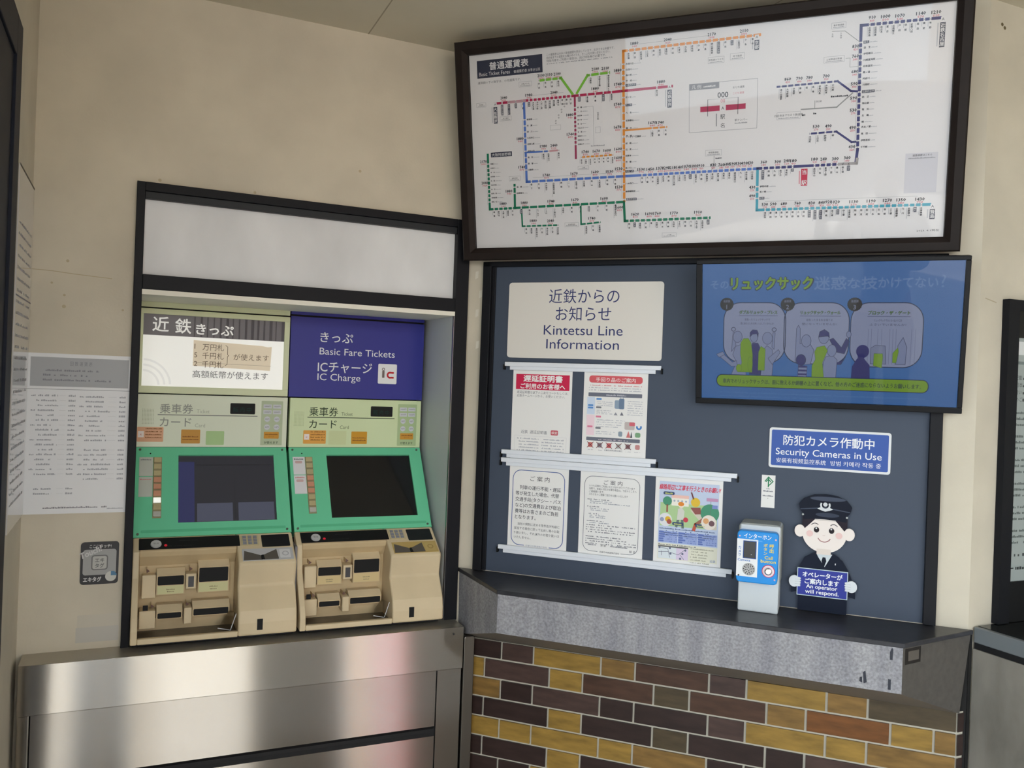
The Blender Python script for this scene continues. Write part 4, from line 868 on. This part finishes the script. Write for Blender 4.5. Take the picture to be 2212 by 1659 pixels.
    ln([(942, 339), (1029, 338), (1066, 370)], grey, 3); ln([(975, 340), (975, 358)], grey, 1.5); m.text('西日野', .978, .354, .0048, bk2, y1, **Lb); cap(881, 317, 940, 335, '四日市あすなろう鉄道線'); m.greek(1.014, 1.055, .363, .005, bk2, y1, 1); m.greek(.944, .952, .322, .006, bk2, y1, 1); m.greek(.972, .98, .324, .006, bk2, y1, 1)
    ln([(1079, 492), (1042, 523), (1012, 525)], grey, 1.5); cap(1010, 531, 1044, 545, '養老鉄道線'); m.vtext('多度', 1.013, .52, .0048, bk2, y1); m.vtext('下深谷', 1.033, .52, .0048, bk2, y1); ln([(1047, 456), (1057, 456), (1057, 434), (1076, 434)], grey, 1); cap(994, 449, 1043, 464, '三岐鉄道北勢線')
    # Yamada, Toba, Shima lines
    ln([(834, 190), (834, 84), (1259, 82)], teal); st((834, 146), (834, 132), ('伊勢中原', '松ヶ崎'), teal, 'h'); st((834, 115), (834, 115), ('松阪',), teal, 'h', ('松阪',))
    st((856, 84), (1240, 82), ('東松阪', '櫛田', '漕代', '斎宮', '明星', '明野', '小俣', '宮町', '伊勢市', '宇治山田', '五十鈴川', '朝熊', '池の浦', '鳥羽', '中之郷', '志摩赤崎', '船津', '加茂', '松尾', '白木', '五知', '沓掛', '上之郷', '志摩磯部', '穴川', '志摩横山', '鵜方', '志摩神明'), teal, 'v', ('伊勢市', '宇治山田', '五十鈴川', '鳥羽', '鵜方')); term(1266, 70, '賢島')
    # fares
    F = '2040,106,437 1980,185,438 2040,262,439 1880,385,439 1880,573,441 2130,224,489 2110,248,489 2100,273,489 2100,386,492 2110,415,491 1880,499,549 2040,591,549 2170,709,550 1880,451,482 1740,451,445 1740,450,391 1670,449,329 1600,450,269 1600,450,245 1530,451,214 1530,451,163 1600,452,106 1880,309,373 1740,309,319 1880,154,317 1740,156,235 1980,226,291 2440,258,291 1740,353,267 1670,386,267 1600,418,267 1740,233,208 1670,318,208 1600,381,209 1530,424,208 1530,516,209 1450,542,208 1370,570,209 1290,587,209 1210,603,209 1140,620,209 1070,643,210 1000,665,210 910,684,210 830,716,210 760,738,209 2170,33,258 2040,35,195 1880,113,167 1880,93,131 1880,161,131 1740,245,132 1670,319,133 1600,407,133 1880,188,77 2040,242,75 1740,369,78 1620,498,85 1690,538,85 1760,561,85 1770,609,84 1910,676,84 1670,548,334 1740,570,333 2110,793,550 910,1105,548 1000,1136,547 1070,1169,545 1140,1216,545 1210,1250,544 830,1069,483 760,1069,459 680,1069,422 590,1069,392 590,1069,357 530,1069,327 490,1069,284 430,1069,236 860,906,418 790,935,417 780,960,417 700,1001,417 530,980,293 490,1010,292 680,753,210 590,768,210 530,784,210 490,799,210 430,814,210 360,850,210 300,886,209 240,909,210 180,926,209 180,979,210 240,1001,209 300,1030,208 360,1059,209 430,821,145 490,821,122 530,855,98 590,877,98 680,904,98 760,939,98 830,975,97 840,1000,97 920,1017,98 1020,1034,97 1130,1079,96 1190,1121,96 1270,1160,96 1350,1192,96 1430,1236,96'
    for it in F.split():
        n, x, z = it.split(','); x, z = int(x), int(z)
        m.text(n, x*mm, (z-3.5)*mm, .0112, bk2, y3, 'c', w=len(n)*.0053, res=1, bold=.035); m.text(str(int(int(n)/20+.5)*10), x*mm, (z-10)*mm, .0074, rd, y3, 'c', w=len(n)*.0036, res=1, bold=.03)
    for a, b in (((185, 436), (290, 437)), ((490, 546), (700, 548)), ((855, 106), (1230, 104)), ((520, 206), (820, 206)), ((190, 203), (430, 204))): m.line([X(a), X(b)], .0006, gy, y1)
    for x, z0, z1 in ((459, 130, 500), (162, 200, 370), (42, 130, 262), (1076, 225, 480)): m.line([X((x, z0)), X((x, z1))], .0006, gy, y1)
    m.line([X((352, 392)), X((378, 392)), X((378, 285))], .0006, gy, y1); m.vtext('信貴生駒', .392, .375, .0055, bk2, y1); cap(384, 318, 398, 334, ''); m.greek(.37, .41, .281, .004, gy, y1, 1)
    for i in range(8): m.text('枚岡'[i % 2], (264+(i//2)*9+2)*mm, (350+(i//2)*15+(i % 2)*7)*mm, .005, bk2, y1, rot=1.0, res=1)
    cap(248, 335, 280, 348, ''); cap(18, 416, 48, 428, '阪神線'); cap(92, 372, 128, 384, '地下鉄線'); cap(330, 218, 362, 228, 'ＪＲ線')
    # legend
    m.line([X((650, 300)), X((830, 300)), X((830, 427)), X((650, 427)), X((650, 300))], .001, gy, y1); m.rect(.650, .411, .730, .427, ink(140, 140, 146), y2); m.text('凡 例', .657, .4145, .0115, wh, y3); m.greek(.688, .72, .416, .005, wh, y3, 1)
    m.rect(.680, .352, .800, .366, red, y1); m.text('000', .740, .386, .020, bk2, y1, 'c', w=.028, bold=.01); m.text('00', .740, .373, .0125, rd, y1, 'c'); m.rect(.732, .351, .748, .367, wh, y2); m.text('A', .740, .354, .0115, bk2, y3, 'c'); m.text('駅', .740, .331, .0135, bk2, y1, 'c'); m.text('名', .740, .308, .0135, bk2, y1, 'c')
    for x in (.700, .780): m.line([(x, .34), (x, .383)], .0012, bk2, y4)
    m.line([(.700, .383), (.780, .383)], .0006, gy, y1); m.rect(.722, .312, .725, .345, gy, y1); m.text('おとな運賃', .766, .407, .0062, bk2, y1, res=1); m.text('こども運賃', .766, .392, .0062, rd, y1, res=1); m.text('駅ナンバー', .772, .322, .0068, bk2, y1, res=1); m.greek(.772, .805, .315, .004, gy, y1, 1)
    # note panel at the right (its code square is left out)
    m.rect(1.197, .112, 1.272, .211, ink(208, 206, 212), y1); m.text('運賃検索はこちら', 1.236, .203, .0058, bk2, y2, 'c', w=.045, res=1); m.greek(1.204, 1.266, .197, .0035, gy, y2, 1)
    m.text('2023. 4.1現在', 1.232, .0145, .006, bk2, y1, w=.052, res=1)
    m.build('map_sheet', t)
    g = MB(); g.rect(ox-.001, oz-.001, ox+W+.001, oz+H+.001, glass, -.006); g.build('glass_pane', t)
fare_map()

# ------------------------------------------------------------------ wall screen
def wall_screen():
    t = thing('wall_screen', 'flat screen with a blue rucksack manners slide, tilted under the fare map', 'screen', RP(.734, .04, 1.468), RZ, .198)
    W, H = .664, .396; x0, x1, z0, z1 = .016, .652, .015, .385
    m = MB()
    for a in ((0, 0, W, z0), (0, z1, W, H), (0, z0, x0, z1), (x1, z0, W, z1)): m.box(a[0], -.012, a[1], a[2], .03, a[3], mat('screen_bezel', (20, 21, 25), .4, spec=.2))
    m.box(.004, 0, .004, W-.004, .03, H-.004, black_p)
    m.build('bezel', t, bevel=.0015)
    m = MB(); m.box(.2, .03, .12, .46, .05, .28, black_p); m.build('wall_bracket', t)
    m = MB(); E = .155; sw, sh = x1-x0, z1-z0; m.X = Matrix.Translation((x0, -.004, z0)); yy = [0]
    def Y(k): return -EPS*k
    blue = lit(56, 112, 182, E); pale = lit(146, 156, 190, E); nav = lit(44, 44, 116, E); lime = lit(124, 166, 24, E); ol = lit(30, 46, 84, E); dk = lit(26, 28, 36, E*.6); fa = lit(104, 140, 196, E); lgr = lit(92, 134, 50, E)
    m.rect(0, 0, sw, sh, blue, 0)
    U = lambda a, b: (a/1700*sw, sh-b/900*sh)                       # slide units: 1700 x 900
    def T(tx, a, b, size, c, w, k=4, bold=0, al='l', res=2, shear=0):
        p = U(a, b); m.text(tx, p[0], p[1], size/1700*sw, c, Y(k), al, w=w and w/1700*sw, bold=bold, res=res, shear=shear)
    T('その', 60, 160, 70, fa, 125, bold=.02); T('リュックサック', 200, 165, 100, ol, 560, 3, .09); T('リュックサック', 204, 163, 98, lime, 552, 5, .035); T('迷惑', 770, 165, 100, fa, 205, bold=.02); T('な', 985, 160, 78, fa, 80, bold=.02); T('技', 1075, 165, 96, fa, 98, bold=.02); T('かけてない', 1180, 158, 82, fa, 365, bold=.02); T('?', 1565, 160, 120, fa, None)
    for i, (a, tt, l1, l2) in enumerate(((155, 'ダブルリュック・プレス', '背負ったリュックサックで', '間に挟まれた人を押しつぶしていませんか?'), (575, 'リュックサック・ウォール', '背負ったまま人を隔てる', '壁になっていませんか?'), (1015, 'ブロック・ザ・ゲート', 'リュックサックでみんなの出入り口を', 'ふさいでいませんか?'))):
        wv = 430 if i < 2 else 455; b1 = 650 if i < 2 else 660
        P = [U(q[0], q[1]) for q in rrect(a, 255, a+wv, b1, 115, 8)]; m.poly(P[::-1], pale, Y(2)); m.line(P+[P[0]], .0022, ol, Y(3))
        ctr = a+20; n = 40; m.poly([(U(ctr, 265)[0]+(.0185 if j % 2 else .0170)*math.cos(6.2832*j/n), U(ctr, 265)[1]+(.0185 if j % 2 else .0170)*math.sin(6.2832*j/n)) for j in range(n)], dk, Y(5))
        T('迷惑技', ctr, 252, 20, pale, 48, 7, al='c', res=1); T(str(i+1), ctr, 296, 44, pale, None, 7, al='c')
        T(tt, a+240, 328, 30, ol, 262, 4, .10, 'c', 1); T(tt, a+240, 328, 30, lgr, 258, 5, .02, 'c', 1); p, q = U(a+105, 342), U(a+375, 338); m.rect(p[0], p[1], q[0], q[1], lit(96, 106, 146, E), Y(4))
        T(l1, a+235, 372, 19, ol, 175, 4, 0, 'c', 1); T(l2, a+235, 398, 19, ol, 230, 4, 0, 'c', 1)
    li = lit(50, 58, 100, E); pl2 = lit(132, 144, 182, E)
    def pg(pts, c, k): m.poly([U(*p) for p in pts], c, Y(k))
    def el(a, b, ra, rb, c, k, out=None):
        P = [U(a+ra*math.cos(6.2832*i/24), b+rb*math.sin(6.2832*i/24)) for i in range(24)]; m.poly(P[::-1], c, Y(k))
        if out: m.line(P+[P[0]], .0011, out, Y(k)-.0001)
    def fig(pts, c, k, out=li):
        P = [U(*p) for p in pts]; m.poly(P, c, Y(k)); m.line(P+[P[0]], .0011, out, Y(k)-.0001)
    # panel 1: two people with rucksacks squeeze a man in a suit
    fig([(212, 735), (318, 735), (312, 640), (306, 560), (282, 530), (240, 545), (222, 600), (250, 650)], pl2, 6); fig([(120, 608), (150, 592), (220, 650), (250, 640), (255, 675), (215, 680)], pl2, 7); fig([(105, 600), (150, 580), (165, 600), (125, 620)], pl2, 8); el(255, 480, 32, 38, pl2, 7, li); m.ring(*U(225, 430), .0052, .0018, li, Y(8)); fig([(212, 580), (222, 450), (236, 450), (244, 540)], pl2, 6)
    m.ring(*U(508, 430), .0052, .0018, li, Y(8)); fig([(495, 545), (500, 450), (515, 450), (510, 560)], pl2, 6); el(463, 487, 34, 40, pl2, 7, li); fig([(420, 735), (500, 735), (505, 660), (498, 560), (460, 535), (440, 560)], pl2, 6); fig([(470, 620), (540, 560), (552, 580), (500, 660)], pl2, 7)
    fig([(342, 730), (420, 730), (418, 560), (398, 520), (360, 520), (345, 560)], nav, 7, ol); el(370, 480, 26, 36, pl2, 8, li); fig([(342, 480), (342, 450), (360, 432), (390, 434), (400, 455), (398, 480), (388, 458), (358, 462)], nav, 9, ol)
    fig([(270, 715), (360, 715), (362, 600), (350, 520), (330, 490), (296, 492), (278, 520), (276, 590), (288, 650)], lime, 9, lgr); el(268, 690, 20, 26, lime, 10, lgr); el(346, 660, 17, 50, lime, 11, lgr); fig([(402, 700), (446, 700), (450, 560), (420, 540), (404, 580)], lime, 9, lgr)
    # panel 2: a rucksack walls off a child and its mother
    fig([(655, 640), (660, 420), (672, 400), (684, 420), (686, 520), (740, 500), (780, 560), (760, 650), (700, 660)], pl2, 5); el(727, 500, 32, 40, pl2, 6, li); el(843, 475, 34, 42, pl2, 6, li); fig([(808, 475), (815, 440), (845, 425), (875, 445), (880, 478), (868, 468)], nav, 7, ol); fig([(880, 490), (905, 480), (960, 540), (990, 480), (1010, 500), (980, 580), (930, 570)], nav, 7, ol); el(1005, 455, 15, 20, pl2, 8, li); fig([(905, 600), (930, 640), (975, 620), (990, 600), (960, 650), (920, 650)], nav, 7, ol)
    fig([(840, 735), (930, 735), (935, 620), (905, 590), (860, 600), (845, 640)], pl2, 8); el(898, 560, 30, 38, pl2, 9, li); fig([(770, 735), (850, 735), (838, 640), (870, 560), (850, 530), (800, 540), (785, 570), (792, 620), (770, 660)], lime, 10, lgr)
    el(695, 625, 33, 36, nav, 8, ol); fig([(675, 735), (735, 735), (738, 665), (680, 660)], pl2, 8)
    for i in range(3): pg([(676, 725-25*i), (736, 725-25*i), (736, 713-25*i), (676, 713-25*i)], nav, 9)
    # panel 3: a passenger behind rucksacks at a gate
    for a in (1130, 1150, 1190, 1215, 1265, 1285, 1305, 1400, 1425): m.line([U(a, 420), U(a, 640)], .0012, lit(118, 128, 164, E), Y(4))
    fig([(1150, 640), (1150, 540), (1180, 520), (1240, 525), (1250, 640)], lit(128, 138, 172, E), 5); fig([(1170, 650), (1172, 575), (1225, 575), (1228, 600), (1222, 665)], lime, 6, lgr); fig([(1290, 630), (1290, 570), (1320, 535), (1325, 560), (1312, 630)], lime, 6, lgr); fig([(1310, 640), (1320, 520), (1350, 470), (1375, 530), (1370, 640)], pl2, 5)
    fig([(1030, 745), (1150, 745), (1145, 650), (1105, 605), (1065, 610), (1035, 660)], nav, 7, nav); el(1098, 562, 42, 42, nav, 8); pg([(1068, 620), (1110, 620), (1110, 580), (1068, 580)], nav, 8)
    P = [U(q[0], q[1]) for q in rrect(110, 735, 1520, 815, 38, 8)]; m.poly(P[::-1], lime, Y(12)); m.line(P+[P[0]], .002, ol, Y(13))
    T('車内でのリュックサックは、前に抱えるか網棚の上に置くなど、他の方のご迷惑にならないようお願いします。', 815, 790, 38, lit(30, 60, 60, E), 1320, 14, .02, 'c', 1)
    for b in (845, 870): p = U(125, b+14); m.greek(p[0], U(1510 if b == 845 else 850, b)[0], p[1], .0038, lit(78, 128, 190, E), Y(3), .9)
    m.build('display', t)
    g = MB(); g.rect(x0-.001, z0-.001, x1+.001, z1+.001, screen_glass, -.0115); g.build('glass_pane', t)
wall_screen()

# ------------------------------------------------------------------ notices on the machine wall and the side walls
def fare_notice():
    W, H = .245, .419
    m = MB(); m.box(0, -.003, 0, W, 0, H, mat('notice_white', (236, 237, 240), .5)); y = -.003-EPS
    m.rect(.006, H-.086, W-.008, H-.010, ink(178, 180, 184), y); tx = ink(140, 140, 148); t2 = ink(174, 176, 184)
    m.text('回 数 運 賃 表', .123, H-.030, .0125, tx, y-EPS, 'c', w=.052, res=1)
    for i, xe in enumerate((.165, .158, .2)): m.greek(.035, xe, H-.046-.0125*i, .0058, tx, y-EPS, .7)
    m.rect(0, H-.094, W, H-.0925, ink(172, 174, 180), y)
    for i in range(21):
        z = H-.112-.0128*i
        if i < 17 or i > 18:
            if i % 3 == 0: m.greek(.010, .02, z, .0048, t2, y, 1)
            m.greek(.022 if i % 3 else .026, .026+random.uniform(.03, .05), z, .0055, t2, y, .85); m.rect(.075, z+.002, .09, z+.0024, ink(196, 198, 204), y); m.greek(.096, .112, z, .0058, t2, y, 1)
        if i < 18 and i != 10:
            if i % 2 == 0: m.greek(.122, .132, z-.001, .0048, t2, y, 1)
            m.greek(.136, .15+random.uniform(.02, .05), z-.001, .0055, t2, y, .85); m.rect(.19, z+.001, .21, z+.0014, ink(196, 198, 204), y); m.greek(.217, .232, z-.001, .0058, t2, y, 1)
    m.greek(.045, .195, .014, .0052, tx, y, .95); m.greek(.196, .235, .010, .003, t2, y, 1)
    tag(m.build('fare_notice', loc=(-.247, D-.001, 1.117)), 'pale printed fare list with a grey heading band, beside the black window frame', 'notice')
fare_notice()
m = MB(); m.prism(rrect(0, 0, .092, .113, .009), -.002, 0, mat('touch_black', (58, 58, 62), .4)); y = -.002-EPS; gg = ink(168, 168, 168); wt = ink(214, 214, 214)
m.poly(rrect(.006, .025, .086, .093, .007), gg, y); m.text('ここにタッチ!', .047, .0975, .0105, wt, y, 'c', w=.052, res=2, bold=.015)
m.poly(rrect(.026, .038, .066, .078, .007), ink(120, 120, 120), y-EPS); m.poly(rrect(.029, .041, .063, .075, .005), ink(190, 190, 186), y-2*EPS); m.text('エキ', .046, .0595, .0125, ink(110, 110, 110), y-3*EPS, 'c', w=.022, bold=.02); m.text('タグ', .046, .045, .0125, ink(110, 110, 110), y-3*EPS, 'c', w=.022, bold=.02)
m.text('Touch!', .001, .068, .022, ink(206, 206, 206), y-3*EPS, w=.054, rot=.42, shear=.2, bold=.03); m.text('エキタグ', .008, .008, .014, wt, y, w=.043, bold=.03)
m.disc(.074, .02, .0135, ink(206, 206, 200), y-EPS); m.poly([(.074, .022), (.074, .034), (.082, .0335), (.088, .026), (.088, .022)], ink(96, 136, 168), y-2*EPS)
tag(m.build('touch_plate', loc=(-.1095, D-.0005, .926)), 'small black rounded touch plate with grey centre on the beige wall', 'plate')
# glossy sheet on the left side wall, dark door frame beyond it
m = MB(); gp = mat('glossy_sheet', (196, 194, 196), .12, spec=.7, coat=.6)
m.X = Matrix.Translation((-.2495, 2.497, 1.117)) @ Matrix.Rotation(math.pi/2, 4, 'Z') @ Matrix.Translation((-.30, 0, 0))
m.box(0, -.003, 0, .30, 0, .84, gp); y = -.003-EPS
for i in range(26): m.greek(.02, .27, .06+.026*i, .008, ink(182, 182, 188), y, .7)  # painted lines imitate the fare notice mirrored in the sheet
m.line([(0, .8395), (.30, .8395)], .005, ink(96, 88, 78), y); m.line([(0, .845-.3), (.3, .845-.3)], .003, ink(140, 140, 150), y)
tag(m.build('glossy_panel'), 'shiny pale sheet with mirrored print painted on on the narrow side wall, seen nearly edge on', 'notice')
t = bpy.data.objects.new('door_1', None); C.objects.link(t); t.location = (-.25, 1.25, 0); struct(t)
m = MB(); m.box(-.01, .79, 0, .008, .875, 2.236, navy_al); m.box(-.01, 0, 2.15, .008, .79, 2.236, navy_al); m.box(-.01, 0, 0, .008, .085, 2.15, navy_al); m.build('door_frame', t, bevel=.0015)
m = MB(); m.box(-.005, .085, 0, .002, .79, 2.15, navy_al); m.box(.002, .70, 1.0, .006, .73, 1.12, steel_d); m.build('door_leaf', t)

# ------------------------------------------------------------------ counter and notice window on the far right
t = thing('side_counter', 'weathered steel counter at the right end past the granite ledge', 'counter', (1.986, C2[1]-.006, 0))
st2 = mat('weathered_steel', (168, 162, 152), .42, metal=.35, noise=.25, nscale=9, nstretch=(1, 1, .45), detail=7)
m = MB(); m.box(0, -.55, .0, 1.6, 0, .866, st2); m.build('cabinet', t)
m = MB(); m.box(.004, -.546, .866, 1.6, 0, .882, steel_d); m.build('shadow_gap', t)
m = MB(); m.box(0, -.55, .882, 1.6, 0, .922, mat('grey_steel', (134, 140, 144), .4, metal=.4)); m.build('worktop', t, bevel=.003)
m = MB(); m.box(.014, -.53, .9222, 1.59, -.002, .9235, mat('dark_reflection', (70, 74, 76), .2, metal=.8)); m.build('reflection_plate', t)  # dark plate paints in the dark reflection on the worktop
t = thing('notice_window', 'black framed notice window at the right edge, white printed sheets inside', 'window', (2.058, C2[1], .925))
m = MB(); m.box(0, -.020, 0, .042, -.001, .842, black_al); m.box(.042, -.020, .815, 1.2, -.001, .842, black_al); m.box(.042, -.014, 0, 1.2, -.001, .105, black_p); m.box(.042, -.014, .745, 1.2, -.001, .815, black_p); m.box(1.182, -.020, 0, 1.2, -.001, .842, black_al); m.build('window_frame', t)
m = MB(); m.box(.042, -.008, .105, 1.182, -.004, .745, mat('sheet_shaded', (178, 186, 184), .6)); y = -.008-EPS
m.rect(.046, .70, 1.1, .735, ink(236, 238, 238), y); m.rect(.046, .675, 1.1, .683, ink(130, 140, 138), y)
for i, s in enumerate(('記載', '日本', '遣い', 'のご')):
    m.text(s, .050+.004*(i % 2), .635-.019*i, .0135, ink(72, 78, 78), y, res=1); m.greek(.08, .4, .635-.019*i, .009, ink(72, 78, 78), y, 1)
for i in range(24):
    if i % 4 != 3: m.greek(.048, .5, .545-.0155*i, .0075, ink(104, 112, 110), y, .9)
m.rect(.044, .138, .069, .141, ink(60, 66, 66), y); m.greek(.076, .2, .135, .011, ink(60, 66, 66), y, 1); m.greek(.069, .2, .17, .012, ink(72, 78, 78), y, .6)
m.build('printed_sheet', t)
m = MB(); m.rect(.042, .105, 1.182, .815, glass, -.015); m.build('glass_pane', t)

# ------------------------------------------------------------------ behind the camera: banners by the far wall (mirrored in the steel)
def banner(x, wd, col, label):
    t = thing('street_banner', label, 'banner', (x, -4.7, 0))
    m = MB(); m.box(-.02, -.012, 0, .004, .012, 2.3, black_p); m.box(-.02, -.012, 2.2, wd, .012, 2.22, black_p); m.box(-.16, -.16, 0, .14, .16, .03, black_p); m.build('pole', t)
    n = 16; v = []
    for i in range(n+1):
        for z in (.45, 2.19): v.append((wd*i/n, .02*math.sin(i*.9+z), z))
    m = MB(); m.add(v, [(2*i, 2*i+2, 2*i+3, 2*i+1) for i in range(n)], mat('cloth_%d' % col[1], col, .8)); o = m.build('cloth', t)
    o.modifiers.new('thick', 'SOLIDIFY').thickness = .002
banner(2.27, .2, (206, 146, 58), 'amber cloth banner on a pole out in the street')
banner(2.52, .46, (182, 58, 70), 'wide rose red cloth banner on a pole out in the street')

# ------------------------------------------------------------------ the photographer, mirrored in the map and the screen
def limb_mesh(name, nodes, edges, mt, parent=None, sub=2, root=0):
    me = bpy.data.meshes.new(name); me.from_pydata([n[0] for n in nodes], edges, []); me.materials.append(mt)
    o = bpy.data.objects.new(name, me); C.objects.link(o)
    if parent: o.parent = parent
    o.modifiers.new('skin', 'SKIN'); o.modifiers['skin'].use_smooth_shade = True; sv = me.skin_vertices[0].data
    for i, n in enumerate(nodes):
        r = n[1]; sv[i].radius = r if isinstance(r, tuple) else (r, r)
    sv[root].use_root = True
    b = o.modifiers.new('smooth', 'SUBSURF'); b.levels = b.render_levels = sub
    return o
def person():
    sk = mat('skin', (214, 170, 142), .5); wh = mat('white_shirt', (226, 226, 230), .8, noise=.06, nscale=14); tr = mat('dark_trousers', (52, 54, 64), .8); hr = mat('dark_hair', (34, 28, 26), .6)
    N = [((0, 0, .92), (.115, .09)), ((0, -.01, 1.08), (.105, .08)), ((0, -.01, 1.24), (.125, .09)), ((0, -.015, 1.36), (.10, .075)), ((0, .0, 1.43), .048), ((0, .025, 1.50), .056), ((0, .03, 1.575), (.072, .088)), ((0, .02, 1.64), (.062, .075))]
    E = [(i, i+1) for i in range(7)]
    def chain(start, pts):
        p = start
        for q in pts: N.append(q); E.append((p, len(N)-1)); p = len(N)-1
        return p
    shoulders = {}
    for d in (1, -1):
        hx = -.10+.088*d
        w = chain(3, [((.12*d, -.01, 1.375), .058), ((.175*d, 0, 1.36), .052), ((.25*d-.03, .17, 1.19), .042), ((.2*d-.045, .30, 1.32), .036), ((hx+.022*d, .405, 1.445), .026)])
        p = chain(w, [((hx+.014*d, .43, 1.475), (.034, .016)), ((hx+.008*d, .437, 1.50), (.034, .014))])
        for k, (dx, dz, l) in enumerate(((-.004, .018, .030), (-.006, .008, .034), (-.006, -.003, .032), (-.004, -.014, .025))):
            chain(p, [((hx+.004*d, .440, 1.505+dz), .0095), ((hx-(.5*l)*d, .449, 1.507+dz), .0085), ((hx-l*d, .4505, 1.506+dz), .0075)])
        chain(w, [((hx+.004*d, .42, 1.465), .013), ((hx-.012*d, .418, 1.468), .010), ((hx-.03*d, .419, 1.476), .008)])
        h = chain(0, [((.085*d, 0, .86), .088), ((.09*d, .01, .50), .055), ((.095*d, -.02, .10), .04), ((.10*d, -.02, .045), .042), ((.11*d, .10, .03), .036), ((.112*d, .17, .025), .028)])
    body = limb_mesh('person', N, E, sk)
    body.location = Vector((0, 0, 0))-fw*.45+rt*.10; body.rotation_euler = (0, 0, HEAD-math.pi/2)
    tag(body, 'person in a white shirt raising a phone to take the picture', 'person')
    # shirt: torso and sleeves
    N2 = [((0, 0, .86), (.145, .115)), ((0, -.005, 1.0), (.135, .105)), ((0, -.01, 1.12), (.135, .10)), ((0, -.01, 1.25), (.15, .108)), ((0, -.015, 1.37), (.115, .088)), ((0, -.005, 1.425), .06)]
    E2 = [(i, i+1) for i in range(5)]
    for d in (1, -1):
        hx = -.10+.088*d; p = 4
        for q in (((.12*d, -.01, 1.385), .072), ((.18*d, 0, 1.365), .066), ((.25*d-.03, .165, 1.185), .058), ((.2*d-.045, .30, 1.32), .05), ((hx+.024*d, .395, 1.432), .038)):
            N2.append(q); E2.append((p, len(N2)-1)); p = len(N2)-1
    limb_mesh('shirt', N2, E2, wh, body)
    N3 = [((0, 0, .93), (.125, .10)), ((0, 0, .87), (.12, .10))]; E3 = [(0, 1)]
    for d in (1, -1):
        p = 1
        for q in (((.09*d, 0, .78), .095), ((.092*d, .01, .50), .072), ((.097*d, -.02, .12), .062)): N3.append(q); E3.append((p, len(N3)-1)); p = len(N3)-1
    limb_mesh('trousers', N3, E3, tr, body)
    for d in (1, -1): limb_mesh('shoe', [((.10*d, -.05, .04), .045), ((.105*d, .06, .04), .045), ((.112*d, .18, .03), (.042, .03))], [(0, 1), (1, 2)], hr, body)
    limb_mesh('hair', [((0, -.02, 1.57), (.078, .07)), ((0, .0, 1.635), (.082, .085)), ((0, .03, 1.685), (.06, .06))], [(0, 1), (1, 2)], hr, body)
    for d in (1, -1):
        f = MB(); f.X = Matrix.Translation((.03*d, .112, 1.575)) @ Matrix.Rotation(math.pi, 4, 'Z'); f.disc(0, 0, .012, mat('eye_white', (230, 230, 230), .4), 0, 14, .006); f.disc(0, 0, .0055, hr, -.001, 12); f.build('eye', body)
    f = MB(); f.X = Matrix.Translation((0, .108, 1.515)) @ Matrix.Rotation(math.pi, 4, 'Z'); f.disc(0, 0, .022, mat('lips', (180, 104, 98), .5), 0, 14, .005); f.build('mouth', body)
    limb_mesh('nose', [((0, .105, 1.575), .008), ((0, .122, 1.545), .012)], [(0, 1)], sk, body)
    for d in (1, -1): limb_mesh('ear', [((.078*d, .02, 1.585), (.01, .016)), ((.08*d, .022, 1.55), (.008, .012))], [(0, 1)], sk, body)
    ph = MB(); ph.box(-.078, -.004, -.037, .078, .004, .037, mat('phone_body', (40, 42, 46), .3)); ph.box(-.074, -.0045, -.034, .074, -.004, .034, black_g)
    o = ph.build('phone', loc=Vector((0, 0, 1.5))-fw*.014, rot=(0, 0, HEAD-math.pi/2), bevel=.002); tag(o, 'dark phone held up in both hands by the person in white', 'phone')
person()
bpy.data.objects.remove(_to)
